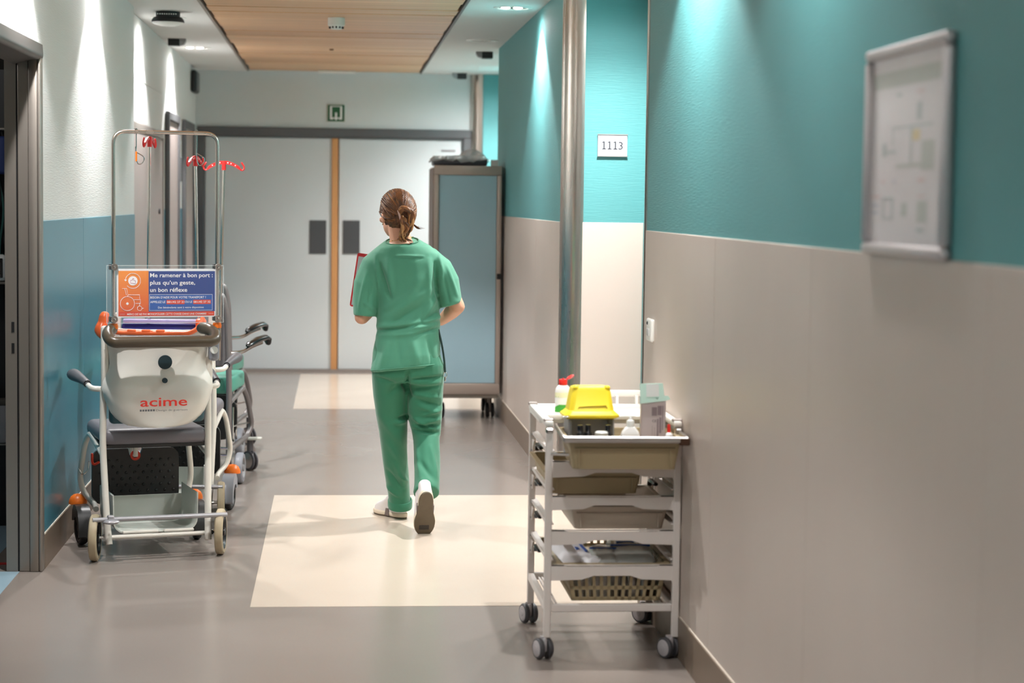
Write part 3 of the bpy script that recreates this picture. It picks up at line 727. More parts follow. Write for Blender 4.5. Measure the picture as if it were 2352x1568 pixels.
for (x, y, lab) in ((.838, 6.80, 'small black-capped bottle at the left in front of the holder box'), (.868, 6.815, 'small black-capped bottle, middle of the three below the yellow container'), (.937, 6.81, 'small black-capped bottle at the right below the yellow container')):
    t = thing('dropper_bottle', lab, 'bottle', (x, y, .697))
    MB().lathe([(0, 0), (.014, 0), (.015, .004), (.015, .078), (.012, .09)], n=14).build('bottle', 'black_gloss', t)
    MB().lathe([(.0145, .088), (.0145, .106), (.0135, .110), (.0105, .112), (.0105, .132), (.009, .136), (0, .137)], n=14).build('cap', 'black_gloss', t)
t = thing('pill_box', 'small round white pot in front of the black-capped bottles', 'pot', (.905, 6.745, .697))
MB().lathe([(0, 0), (.02, 0), (.021, .104), (.017, .106)], n=16).build('pot', 'paper', t); MB().lathe([(.021, .102), (.0225, .106), (.0225, .117), (.018, .121), (0, .122)], n=18).build('lid', 'white_plastic', t)
mat('cap_red', (232, 44, 36), .35); mat('label_green', (62, 156, 54), .45); mat('label_cream', (238, 236, 200), .5); mat('bottle_white', (240, 238, 236), .35)
t = thing('lotion_bottle', 'white bottle with open red flip cap and green label on the trolley top', 'bottle', (.822, 7.2, .8225))
b = MB(); E = lambda rx, ry, z: [(rx * math.cos(k * PI / 12), ry * math.sin(k * PI / 12), z) for k in range(24)]
b.loft([E(.027, .018, 0), E(.029, .02, .004), E(.029, .02, .09), E(.027, .019, .100), E(.020, .015, .110), E(.014, .013, .114)]); b.build('body', 'bottle_white', t)
b = MB(); b.loft([E(.0293, .0203, .068), E(.0293, .0203, .086)], False); b.build('upper_label', 'label_cream', t)
b = MB(); vs = []
for k in range(13):
    a = PI + k * PI / 12; hh = .016 + .012 * min(1, k / 4)
    vs += [(.0294 * math.cos(a), .0204 * math.sin(a), .014), (.0294 * math.cos(a), .0204 * math.sin(a), .014 + (hh if k else .004))]
b.add(vs, [(2 * k, 2 * k + 2, 2 * k + 3, 2 * k + 1) for k in range(12)]); b.build('green_label', 'label_green', t)
b = MB(); b.add([(.0294 * math.cos(a), .0204 * math.sin(a), z) for a in (PI + .1, PI + .5, PI + .9) for z in (.0685, .072)], [(0, 2, 3, 1), (2, 4, 5, 3)]); b.build('green_stripe', 'label_green', t)
MB().lathe([(.015, .113), (.0155, .116), (.0155, .132), (.0145, .134), (.004, .134), (.004, .138), (0, .138)], n=18).build('cap', 'cap_red', t)
b = MB(); b.ell((.026, 0, .142), (.0165, .0155, .006), 16, 6, rot=Matrix.Rotation(math.radians(-28), 3, 'Y')); b.build('flip_lid', 'cap_red', t)
t = thing('spray_bottle', 'small grey-white bottle with sloping shoulder between yellow container and carton', 'bottle', (1.013, 6.80, .697))
MB().loft([sq(.03, .018, 0, .01), sq(.032, .02, .006, .01), sq(.032, .02, .10, .01), sq(.028, .018, .115, .01), sq(.016, .014, .13, .008)]).build('body', 'bottle_white', t)
MB().lathe([(.0135, .128), (.0135, .15), (.0125, .153), (.006, .156), (.005, .164), (0, .165)], n=16).build('cap', 'white_plastic', t)
t = thing('spatula', 'white plastic spoon lying over the bins behind the grey-white bottle', 'spoon', (1.005, 7.0, .8395), .25)
MB().rbox(-.035, .075, -.004, .004, -.001, .004, .001, 1).build('stem', 'white_plastic', t); MB().ell((.075, 0, .0015), (.022, .011, .003), 12, 6).build('bowl', 'white_plastic', t)
mat('carton_lilac', (206, 192, 192), .55); mat('carton_mint', (216, 250, 238), .5); mat('carton_white', (244, 248, 246), .5); mat('print_mauve', (150, 134, 138), .6); mat('print_green', (70, 130, 110), .6)
t = thing('glove_carton', 'tall lilac-grey carton with raised mint green lid flap standing in the top bin', 'carton', (1.094, 6.82, .697), -.06)
b = MB(); X, Y, H = .042, .026, .222
b.box(-X, X, -Y, -Y + .002, 0, H).box(-X, X, Y - .002, Y, 0, H).box(-X, -X + .002, -Y, Y, 0, H).box(X - .002, X, -Y, Y, 0, H).box(-X, X, -Y, Y, 0, .002); b.build('box', 'carton_lilac', t, 0)
pf = []
b = MB(); b.prism([(-.046, .212), (.036, .222), (.058, .228), (.050, .240), (.036, .240), (.030, .284), (-.05, .282)], 'xz', -.03, -.0285); b.build('lid_flap', 'carton_mint', t, 0)
b = MB(); b.prism([(-.026, .236), (.018, .238), (.016, .281), (-.028, .281)], 'xz', -.0306, -.03); b.build('lid_window', 'carton_white', t, 0)
b = MB()
for q in ((-.006, .012, .17, .20), (.014, .028, .172, .205), (.03, .034, .12, .205), (.02, .028, .11, .165), (.012, .018, .095, .16), (.012, .03, .07, .09), (-.004, -.003, .06, .135), (.004, .005, .06, .13), (-.02, -.004, .004, .036)): b.box(q[0], q[1], -Y - .0006, -Y, q[2], q[3])
b.build('label_print', 'print_mauve', t, 0)
text('CE', .014, .009, (-.004, -Y - .0008, .148), FACE, 'ink', t, 'mark')
text('V', .010, .007, (.006, -.0312, .228), FACE, 'print_green', t, 'mark')
t = thing('glue_bottle', 'little white bottle with thin red spout right of the tall carton', 'bottle', (1.148, 6.80, .697))
MB().lathe([(0, 0), (.016, 0), (.017, .09), (.013, .106), (.006, .112)], n=16).build('body', 'bottle_white', t); MB().lathe([(.0065, .11), (.006, .135), (.003, .14), (0, .14)], n=10).build('spout', 'cap_red', t)
t = thing('wire_loop', 'thin wire loop handle leaning beside the yellow container', 'handle', (.805, 6.905, .839))
MB().tube(fillet([(-.03, .03, 0), (-.02, -.03, .012), (.0, -.03, .02), (.01, .03, .02)], .01), .0012, 6).build('wire', 'chrome', t); MB().ell((-.005, .0, .012), (.012, .02, .002), 10, 5).build('tag', 'paper', t)
# packs in the second basket
mat('pack_white', (232, 230, 234), .45, bump=.3, bscale=30); mat('pack_blue', (52, 92, 170), .5); mat('film', (200, 204, 204), .15, alpha=.5, bump=.4, bscale=24); mat('film_grey', (190, 192, 188), .2, alpha=.72, bump=.5, bscale=20)
def pillow(name, label, loc, rz, w, d, h, m, blue=(), tilt=0.0):
    o = thing(name, label, 'pack', loc, rz); o.rotation_euler = (tilt, 0, rz)
    n = 9; b = MB()
    for sgn in (1, -1):
        vs = []
        for i in range(n):
            for j in range(n):
                u, v = 2 * i / (n - 1) - 1, 2 * j / (n - 1) - 1
                hh = h / 2 * (1 - u ** 4) ** .5 * (1 - v ** 4) ** .5 + (rnd.uniform(-.002, .002) if abs(u) < 1 and abs(v) < 1 else 0)
                vs.append((u * w / 2, v * d / 2, h / 2 + sgn * hh))
        b.add(vs, [(i * n + j, (i + 1) * n + j, (i + 1) * n + j + 1, i * n + j + 1) for i in range(n - 1) for j in range(n - 1)])
    b.build('pouch', m, o, 60)
    if blue:
        b = MB()
        for (u0, u1, v0, v1) in blue: b.rbox(u0 * w, u1 * w, v0 * d, v1 * d, h * .9, h + .0022, .0008, 1)
        b.build('print_band', 'pack_blue', o, 0)
    return o
pillow('wrapped_pack', 'white paper pack with blue stripe at the left of the slotted basket', (.845, 7.08, .318), .15, .13, .26, .05, 'pack_white', ((.22, .30, -.3, .35), (-.2, -.05, .1, .2), (.02, .12, -.22, -.12)), .12)
pillow('plastic_pouch', 'crumpled clear pouch with a thin blue line in the middle of the basket', (.955, 7.02, .318), -.1, .10, .22, .042, 'film_grey', ((-.48, .48, .1, .125),), .1)
pillow('plastic_pouch', 'large grey-green clear pouch with blue seal at the right of the basket', (1.06, 7.07, .318), -.05, .16, .3, .05, 'film_grey', ((-.45, .45, .0, .02), (-.3, .1, .12, .17)), .1)
pillow('tissue_roll', 'crumpled white tissue at the front of the slotted basket', (.905, 6.94, .315), .5, .07, .06, .035, 'pack_white')
for i, (x, lab) in enumerate(((.866, 'clear vial, leftmost in the lowest basket'), (.894, 'clear vial second from the left in the lowest basket'), (.922, 'clear vial third from the left in the lowest basket'), (.950, 'clear vial fourth from the left in the lowest basket'))):
    t = thing('vial', lab, 'vial', (x, 6.945, .2045)); MB().lathe([(0, 0), (.011, 0), (.011, .07), (.006, .078), (.006, .084)], n=12).build('glass', 'bottle_white', t); MB().lathe([(.0075, .083), (.0075, .094), (0, .095)], n=10).build('stopper', 'white_plastic', t)
for i, x in enumerate((1.02, 1.055, 1.09)):
    t = thing('grey_canister', ('grey metal canister, leftmost of three in the lowest basket', 'grey metal canister, middle one of three in the lowest basket', 'grey metal canister, rightmost of three in the lowest basket')[i], 'canister', (x, 6.95, .2045)); MB().lathe([(0, 0), (.0155, 0), (.0155, .07), (.012, .076)], n=14).build('body', 'alu', t); MB().lathe([(.0125, .075), (.0125, .084), (0, .085)], n=12).build('lid', 'grey_plastic', t)

# ---------------------------------------------------------------- transport chairs
mat('chair_white', (228, 222, 212), .3, coat=.2); mat('shell_white', (226, 222, 214), .32, coat=.15); mat('seat_grey', (108, 104, 110), .42, bump=.08, bscale=400); mat('back_teal', (36, 76, 86), .4)
mat('foam_brown', (82, 70, 56), .3); mat('pad_grey', (88, 86, 90), .45); mat('board_black', (40, 40, 40), .4); mat('orange', (240, 118, 34), .35); mat('orange_handle', (246, 106, 52), .3)
mat('tyre_tan', (176, 160, 132), .55, var=.12, vscale=20); mat('spoke_black', (26, 26, 28), .3); mat('tray_green', (204, 206, 198), .4); mat('pedal_grey', (168, 166, 170), .35, .3); mat('navy', (40, 34, 110), .4); mat('lavender', (176, 158, 214), .35)
mat('cover_grey', (140, 142, 150), .4); mat('hook_red', (214, 40, 38), .32); mat('strap_red', (222, 62, 34), .4); mat('logo_red', (214, 50, 38), .45); mat('logo_grey', (96, 96, 98), .5)
mat('acrylic', (250, 252, 252), .03, alpha=.05, spec=.8)
mat('acrylic_edge', (226, 234, 234), .2, alpha=.5)

def wheel(par, x, y, r, w, tyre, hub, rz=0.0, name='rear_wheel', tread=.22):
    c = bpy.data.objects.new(name, None); C.objects.link(c); c.parent = par; c.location = (x, y, r); c.rotation_euler = (0, 0, rz)
    t = r * tread
    MB().lathe([(r - t, -w * .5), (r - t * .35, -w * .5), (r - t * .08, -w * .36), (r, -w * .12), (r, w * .12), (r - t * .08, w * .36), (r - t * .35, w * .5), (r - t, w * .5)], n=32, axis='x').build('tyre', tyre, c)
    b = MB(); b.lathe([(r - t, -w * .5), (r - t - .004, -w * .5), (r - t - .012, -w * .2), (r - t - .012, w * .2), (r - t - .004, w * .5), (r - t, w * .5)], n=28, axis='x')
    b.lathe([(0, -w * .55), (.018, -w * .55), (.02, -w * .4), (.02, w * .4), (.018, w * .55), (0, w * .55)], n=16, axis='x')
    for k in range(5):
        a = 2 * PI * k / 5
        b.tube([(0, .012 * math.cos(a), .012 * math.sin(a)), (0, (r - t - .008) * math.cos(a), (r - t - .008) * math.sin(a))], [.011, .008], 8)
    b.lathe([(0, -w * .12), (r - t - .006, -w * .12), (r - t - .006, w * .12), (0, w * .12)], n=24, axis='x')
    b.build('rim', hub, c)
    return c
def iv_head(par, x, y, z, rz, span=.1125, rise=.0, cross=False):
    h = bpy.data.objects.new('drip_hanger', None); C.objects.link(h); h.parent = par; h.location = (x, y, z); h.rotation_euler = (0, 0, rz)
    for a in ((0,) if not cross else (0, 1)):
        up, lo = [], []
        b = MB(); N = 18
        for k in range(N + 1):
            u = -1 + 2 * k / N; zz = .012 - .032 * u * u
            up.append((u * span * .84, zz + .009)); lo.append((u * span * .84, zz - .009))
        b.prism(up + lo[::-1], 'xz', -.004, .004)
        for s in (-1, 1):
            b.tube(spline([(s * span * .80, 0, -.014), (s * span * .92, 0, -.030), (s * span * 1.04, 0, -.026), (s * span * 1.06, 0, -.010), (s * span * .94, 0, .010)], 5), .0045, 8, round_ends=True)
        o = b.build('hook_bar', 'hook_red', h)
        if a: o.rotation_euler = (0, 0, PI / 2)
        b = MB()
        for u in (-.72, -.45, -.25, .25, .45, .72): b.cyl((u * span * .84, -.0046, .012 - .032 * u * u), (u * span * .84, .0046, .012 - .032 * u * u), .0032, n=8)
        o2 = b.build('hole', 'lavender' if False else 'paper', h)
        if a: o2.rotation_euler = (0, 0, PI / 2)
    MB().lathe([(0, .02), (.011, .02), (.012, -.03), (.0, -.03)], n=14).build('socket', 'hook_red', h)
    return h
def white_chair(root, orange_top=False, wheel_rz=(0, 0), cover=('board_black', 'board_black')):
    t = root
    for s in (-1, 1):
        b = MB(); b.tube(fillet([(s * .221, -.015, .072), (s * .226, .015, .17), (s * .236, .06, .50), (s * .233, .055, .76)], .08), .0155, 12); b.build('upright', 'chair_white', t)
        MB().rbox(s * .231 - .017, s * .231 + .017, .012, .046, .745, 1.035, .012, 3).cyl((s * .231, .012, .93), (s * .231, .009, .93), .006, n=10).build('back_post', 'chair_white', t)
        MB().tube(fillet([(s * .232, .06, .455), (s * .228, .44, .515), (s * .240, .505, .47), (s * .262, .535, .30), (s * .246, .515, .225), (s * .205, .45, .182), (s * .212, .38, .17)], [0, .03, .04, .10, .05, .05, 0], 6), .0135, 12).build('front_leg', 'chair_white', t)
        b = MB(); b.loft([[(s * .272 + .042 * k * math.cos(a), .52 + .036 * k * math.sin(a), z) for a in [2 * PI * i / 20 for i in range(20)]] for k, z in ((1, .178), (1.02, .184), (.96, .197), (.78, .212), (.45, .222), (.1, .225))]); b.build('bumper', 'orange', t)
        # front wheel under a moulded guard
        wheel(t, s * .268, .44, .078, .034, 'rubber', 'spoke_black', -s * .1, 'front_wheel')
        b = MB(); pr = [(.335, .05), (.34, .12), (.37, .165), (.42, .182), (.48, .182), (.525, .15), (.535, .10), (.50, .105), (.47, .13), (.42, .13), (.375, .1), (.36, .04)]
        b.prism(pr, 'yz', s * .268 - .03, s * .268 + .03); b.build('wheel_guard', cover[(s + 1) // 2], t, 50)
        wheel(t, s * .281, 0, .1035, .036, 'tyre_tan', 'spoke_black', wheel_rz[(s + 1) // 2])
        MB().cyl((s * .23, .0, .1035), (s * .262, 0, .1035), .007, n=8).lathe([(0, s * .238), (.011, s * .238), (.011, s * .246), (0, s * .246)], (0, 0, .1035), 6, 'x').build('axle_bolt', 'chrome', t)
        # arm rest
        b = MB(); b.tube(fillet([(s * .232, .06, .752), (s * .283, .065, .756), (s * .292, .17, .772), (s * .295, .24, .776)], .035), .0125, 12)
        ar = b.build('arm_tube', 'chair_white', t)
        b = MB(); b.tube([(s * .291, .135, .772), (s * .292, .15, .775), (s * .298, .25, .782), (s * .306, .36, .788), (s * .308, .41, .79), (s * .308, .43, .79)], [.016, .0185, .023, .031, .031, .018], 14, flat=.85, round_ends=True); b.build('arm_pad', 'pad_grey', ar)
        MB().lathe([(.0, 0), (.0165, 0), (.0165, .006), (0, .006)], (s * .2915, .126, .771), 12, 'y').build('pad_collar', 'black', ar)
    MB().rbox(-.235, .232, .045, .515, .500, .574, .03, 4).build('seat', 'seat_grey', t, 60)
    b = MB(); b.box(-.22, .22, .06, .50, .488, .502); b.build('seat_board', 'board_black', t, 0)
    # moulded back shell
    rows = [(.585, .04), (.587, .095), (.594, .135), (.608, .164), (.63, .190), (.655, .210), (.69, .226), (.725, .240), (.76, .247), (.79, .243), (.815, .231), (.84, .219), (.87, .214), (.91, .217), (.945, .224), (.952, .224)]
    rings = []
    for z, wd in rows:
        bulge = .055 * math.exp(-((z - .72) / .10) ** 2); r = []
        N = 22
        for k in range(N + 1):
            u = -1 + 2 * k / N
            yb = .012 - .034 * (1 - abs(u) ** 4) - bulge * (abs(u) ** 2 * .9 + .25) * (1 - abs(u) ** 7) - .012 * (1 - u * u)
            r.append((u * wd, yb, z))
        for k in range(N, -1, -1):
            u = -1 + 2 * k / N; r.append((u * wd * .985, .018, z))
        rings.append(r)
    MB().loft(rings).build('back_shell', 'shell_white', t, 60)
    b = MB(); b.tube([(-.222, -.004, .953), (-.21, -.016, .953), (-.1, -.034, .951), (.1, -.034, .951), (.21, -.016, .953), (.222, -.004, .953)], .006, 8); b.build('shell_lip', 'shell_white', t)
    MB().rbox(-.212, .212, .015, .062, .60, .988, .02, 3).build('back_cushion', 'navy' if orange_top else 'back_teal', t, 60)
    # tray, axle, brake bar
    prof = []
    for k in range(7):
        a = PI + k * PI / 12; prof.append((-.135 + .055 * math.cos(a), .16 + .055 * math.sin(a)))
    outp = [(-.192, .275)] + prof + [(-x, z) for x, z in prof[::-1]] + [(.192, .275)]
    inn = [(x * .975, z + .004) for x, z in outp][::-1]
    b = MB(); b.prism(outp + inn, 'xz', .06, .40)
    b.box(-.185, .185, .396, .402, .115, .225); tr = b.build('lower_tray', 'tray_green', t, 30)
    b = MB()
    for k in range(3): b.rbox(.1865, .1895, .14 + k * .06, .15 + k * .06, .17, .21, .001, 1)
    b.build('tray_slot', 'board_black', tr, 0)
    b = MB(); b.rbox(-.15, .01, .045, .062, .105, .117, .003, 1).rbox(.035, .17, .045, .062, .105, .117, .003, 1); b.build('tray_lip', 'chair_white', tr)
    MB().cyl((-.215, .02, .098), (.215, .02, .098), .010, n=12).build('axle_bar', 'chair_white', t)
    MB().cyl((-.300, -.055, .190), (.297, -.055, .188), .0105, n=12).build('brake_bar', 'pedal_grey', t)
    b = MB(); b.ell((-.222, -.078, .182), (.036, .024, .011), 20, 8).rbox(-.236, -.208, -.072, -.04, .185, .208, .004, 1); b.build('brake_pedal', 'pedal_grey', t)
    # foot board with studs, hung on a strap
    out = rrect(-.202, .205, .166, .424, .045, 6)
    out = [p for p in out]
    # notch in the top edge
    i = max(range(len(out)), key=lambda k: (out[k][1] > .4239) * 10 + (out[k][0] > 0) * 1 - abs(out[k][0] - .16) * .1)
    top = [(.035, .424), (.022, .392), (.0, .382), (-.028, .392), (-.035, .424)]
    for k in range(len(out)):
        if out[k][1] >= .4239 and out[(k + 1) % len(out)][1] >= .4239 and out[k][0] > 0 > out[(k + 1) % len(out)][0]: out = out[:k + 1] + top + out[k + 1:]; break
    fb = MB().prism(out, 'xz', .545, .568).build('foot_board', 'board_black', t, 30)
    b = MB()
    for r in range(7):
        for c_ in range(9):
            x = -.165 + c_ * .0405 + (r % 2) * .02; z = .195 + r * .029
            if abs(x) < .19 and not (abs(x) < .05 and z > .36): b.ell((x, .545, z), (.0072, .006, .0072), 8, 5)
    b.build('stud', 'board_black', fb)['kind'] = 'stuff'
    MB().rbox(-.013, .009, .528, .536, .385, .50, .006, 2).build('strap', 'chair_white', t)
    MB().lathe([(.013, 0), (.024, 0), (.024, .006), (.013, .006), (.013, 0)], (-.002, .535, .392), 20, 'y').build('ring', 'strap_red', fb)
    MB().tube(spline([(-.205, .53, .405), (-.205, .525, .37), (-.195, .525, .358), (-.175, .528, .366)], 5), .006, 8, round_ends=True).build('board_hook', 'strap_red', fb)
    MB().tube(spline([(-.225, .50, .375), (-.232, .495, .335), (-.255, .49, .318), (-.272, .49, .345)], 6), .0035, 8, round_ends=True).build('wire_hook', 'chrome', t)
    if not orange_top:
        b = MB(); b.tube(fillet([(-.200, .025, 1.020), (-.218, -.02, 1.020), (-.240, -.075, 1.0), (-.225, -.125, .972), (.225, -.125, .972), (.240, -.075, 1.0), (.218, -.02, 1.020), (.200, .025, 1.020)], [0, .03, .06, .07, .07, .06, .03, 0], 6), .0255, 16, round_ends=True); b.build('push_handle', 'foam_brown', t)
        b = MB(); b.rbox(.225, .272, -.02, .035, .875, .985, .016, 3); jt = b.build('handle_joint', 'cover_grey', t); MB().cyl((.244, -.016, .925), (.244, -.03, .925), .0165, n=16).build('button', 'white_plastic', jt)
    else:
        b = MB()
        b.tube(fillet([(-.295, .02, .985), (-.275, -.02, .955), (-.22, -.045, .940), (.13, -.045, .940), (.175, -.03, .965), (.19, .0, 1.015)], .05, 6), .0115, 12)
        for x in (-.15, -.08, -.01): b.rbox(x - .022, x + .022, -.056, -.036, .940, .957, .006, 2)
        b.build('push_handle', 'orange_handle', t)
        b = MB(); b.tube(spline([(-.295, -.0, .925), (-.305, -.01, .95), (-.298, -.005, .985), (-.290, 0, 1.015)], 6), [.026, .033, .024, .026], 14, round_ends=True); b.build('grip', 'orange_handle', t)
        b = MB(); b.rbox(.155, .205, -.02, .03, .945, 1.01, .012, 3); b.build('grip', 'orange_handle', t)
        MB().rbox(-.2, .2, -.012, .012, .985, 1.006, .008, 3).build('reflection_bar', 'lavender', t)  # lavender bar stands for a reflection above the navy back
O1 = Vector((-.80, 8.875, 0)); RZ1 = .285
t = thing('transport_chair', 'nearest white transport chair with tall steel arch, orange-blue notice and brown push handle', 'wheelchair', (-.788, 8.885, 0), RZ1)
white_chair(t, False, (-.30, -.34))
text('acime', .207, .041, (-.098, -.0915, .687), FACE, 'logo_red', t, 'logo', bold=.012)
b = MB()
for k in range(6): b.box(-.1 + k * .0115, -.0915 + k * .0115, -.0905, -.0895, .665, .6735)
b.build('logo_square', 'logo_grey', t, 0)
text('Design de guérison', .138, .0085, (-.029, -.0915, .665), FACE, 'logo_grey', t, 'logo_line')
mat('hole_dark', (22, 48, 56), .6)
MB().lathe([(0, -.0606), (.0300, -.0606), (.0315, -.056)], (.018, 0, .877), 28, 'y').build('shell_hole', 'hole_dark', t); MB().lathe([(0, -.0715), (.0115, -.0715), (.012, -.060)], (.015, 0, .797), 20, 'y').build('shell_hole', 'hole_dark', t)
# steel arch with notice
ax0, ax1 = -.198, .262
ar = MB().tube(fillet([(ax0, .0, 1.03), (ax0, 0, 1.885), (ax1, 0, 1.885), (ax1, 0, 1.03)], .055, 8), .0088, 12).build('steel_arch', 'steel', t)
for x in (ax0, ax1): MB().lathe([(0, 0), (.019, 0), (.021, .012), (.016, .026), (0, .026)], (x, 0, 1.022), 14).build('collar', 'orange', ar)
for x in (-.098, .17):
    b = MB(); b.tube(fillet([(x, 0, 1.90), (x, 0, 1.822), (x - .002, 0, 1.80)], .01) + [Vector(p) for p in spline([(x + .002, 0, 1.795), (x + .03, 0, 1.778), (x + .033, 0, 1.76), (x + .018, 0, 1.744), (x + .003, 0, 1.755), (x - .003, 0, 1.82)], 6)], .0022, 8)
    b.ell((x, 0, 1.896), (.006, .006, .004), 8, 5); b.build('drip_hook', 'chrome', ar)
MB().rbox(-.102, -.094, -.003, .003, 1.755, 1.80, .002, 1).build('hook_tag', 'orange', ar)
pn = MB().rbox(-.232, .288, -.020, -.016, 1.047, 1.302, .0015, 1).build('notice_panel', 'acrylic', t, 0)
b = MB()
for q in ((-.232, .288, 1.300, 1.3022), (-.232, .288, 1.0468, 1.049), (-.232, -.2298, 1.049, 1.3), (.2858, .288, 1.049, 1.3)): b.box(q[0], q[1], -.0202, -.0158, q[2], q[3])
b.build('panel_edge', 'acrylic_edge', pn, 0)
for x in (ax0, ax1):
    for z in (1.294, 1.066):
        b = MB(); b.lathe([(0, -.028), (.0145, -.028), (.0155, -.025), (.0155, -.021), (0, -.021)], (x, 0, z), 22, 'y'); b.ell((x, -.029, z), (.005, .004, .005), 10, 6); b.build('clamp_disc', 'chrome', ar)
        MB().rbox(x - .02, x - .004, -.016, .012, z - .012, z + .012, .003, 1).build('clamp_body', 'black', ar)
# printed notice behind the clear panel
SX, SZ, SW, SH = -.187, 1.073, .439, .2135
U = lambda px: SX + (px - 262) / 1718 * SW
V = lambda py: SZ + (1025 - py) / 840 * SH
sg = MB().box(SX, SX + SW, -.0155, -.0145, SZ, SZ + SH).build('notice_sheet', 'paper', t, 0)
mat('n_blue', (38, 66, 138), .4); mat('n_blue_light', (42, 92, 172), .4); mat('n_red', (224, 70, 44), .4); mat('n_white', (248, 246, 248), .5); mat('n_pink', (198, 80, 120), .5)
m = mat('n_orange', (246, 142, 52), .4); nt = m.node_tree
tc = nt.nodes.new('ShaderNodeTexCoord'); sp = nt.nodes.new('ShaderNodeSeparateXYZ'); mr = nt.nodes.new('ShaderNodeMapRange'); cr = nt.nodes.new('ShaderNodeValToRGB')
mr.inputs['From Min'].default_value = SZ; mr.inputs['From Max'].default_value = SZ + SH
cr.color_ramp.elements[0].color = rgb(232, 88, 44); cr.color_ramp.elements[1].color = rgb(250, 150, 56)
nt.links.new(tc.outputs['Object'], sp.inputs[0]); nt.links.new(sp.outputs[2], mr.inputs['Value']); nt.links.new(mr.outputs[0], cr.inputs['Fac']); nt.links.new(cr.outputs['Color'], nt.nodes['Principled BSDF'].inputs['Base Color'])
Q = lambda b, x0, x1, y0, y1, d=0: b.box(U(x0), U(x1), -.0160 - d, -.0154, V(y1), V(y0))
Q(MB(), 292, 810, 220, 1000).build('orange_field', 'n_orange', sg, 0)
Q(MB(), 292, 1958, 928, 1003, .0001).build('red_band', 'n_red', sg, 0); Q(MB(), 810, 1968, 226, 926, .0001).build('blue_field', 'n_blue', sg, 0)
Q(MB(), 824, 1922, 634, 906, .0003).build('blue_box', 'n_blue_light', sg, 0)
b = MB()
for q in ((822, 1924, 630, 635), (822, 1924, 905, 910), (822, 826, 630, 910), (1920, 1924, 630, 910)): Q(b, *q, .0005)
for q in ((318, 402, 966, 969), (1856, 1938, 966, 969)): Q(b, *q, .0005)
b.build('rule', 'n_white', sg, 0)
b = MB(); Q(b, 1120, 1435, 725, 800, .0005); Q(b, 1585, 1895, 725, 800, .0005); b.build('phone_box', 'n_red', sg, 0)
LY = -.0168
for s_, xa, xb, yb, hh, bd in (('Me ramener à bon port :', 835, 1928, 330, 72, .013), ("plus qu’un geste,", 835, 1618, 458, 72, .013), ('un bon réflexe', 835, 1480, 584, 72, .013), ("BESOIN D’AIDE POUR VOTRE TRANSPORT ?", 838, 1808, 699, 38, .009),
                               ('APPELEZ LE', 838, 1100, 778, 38, .009), ('081/42 27 31', 1128, 1425, 778, 34, .009), ('OU LE', 1442, 1568, 778, 38, .009), ('081/42 27 32', 1592, 1888, 778, 34, .009),
                               ('Des bénévolants sont à votre disposition', 972, 1770, 872, 34, .004), ('MERCI DE NE PAS MONOPOLISER CETTE CHAISE DANS UNE CHAMBRE', 442, 1816, 984, 32, .006)):
    text(s_, (xb - xa) / 1718 * SW, hh / 840 * SH, (U(xa), LY, V(yb)), FACE, 'n_white', sg, 'lettering', bold=bd)
K = SW / 1718
def P3(px, py): return (U(px), -.0166, V(py))
b = MB(); rr = 4.2 * K
b.tube([P3(540 + 130 * math.cos(a), 392 - 130 * math.sin(a)) for a in [math.radians(-150 + 330 - k * 10) for k in range(33)][::-1]], rr, 6)
b.lathe([(0, 0), (80 * K, 0), (80 * K, .0006), (0, .0006)], P3(540, 392), 26, 'y')
b.add([P3(388, 372), P3(440, 372), P3(414, 402)], [(0, 1, 2)])
b.tube([P3(445 + 122 * math.cos(a), 785 - 122 * math.sin(a)) for a in [2 * PI * k / 30 for k in range(30)]], rr, 6, closed=True); b.lathe([(0, 0), (22 * K, 0), (22 * K, .0006), (0, .0006)], P3(445, 785), 14, 'y')
b.tube([P3(655 + 40 * math.cos(a), 868 - 40 * math.sin(a)) for a in [2 * PI * k / 18 for k in range(18)]], rr, 6, closed=True)
for pl in (((355, 525), (430, 525), (455, 635), (655, 635), (655, 700)), ((400, 525), (428, 640)), ((455, 635), (450, 662)), ((545, 718), (668, 718), (668, 790)), ((585, 782), (670, 782)), ((655, 782), (655, 826)), ((692, 868), (725, 868))): b.tube([P3(*p) for p in pl], rr, 6)
b.build('pictogram', 'n_white', sg)
b = MB(); b.tube([(x, y - .0008, z) for x, y, z in (P3(*p) for p in ((496, 384), (496, 432), (520, 432), (580, 438), (588, 390), (552, 384), (554, 352), (542, 346), (522, 384), (496, 384)))], 2.2 * K, 5); b.build('thumb_outline', 'n_pink', sg)
# second white chair with orange handle, further on
t = thing('transport_chair', 'second white transport chair with orange handle and navy back, standing beyond the arched one', 'wheelchair', (-.847, 9.848, 0), -.07)
white_chair(t, True, (.2, .12), ('cover_grey', 'cover_grey'))
for x, y, zt, lean in ((-.075, .03, 1.875, .012), (.145, .055, 1.785, -.02)):
    p = MB().tube([(x + lean * -1, y, .62), (x, y, zt - .01)], .0075, 10).build('drip_pole', 'steel', t)
    iv_head(t, x, y, zt, 1.43 if x < 0 else 1.30, .095)
    MB().rbox(x - .018, x + .018, y - .02, y + .02, .66, .70, .004, 1).build('pole_clamp', 'black', p)
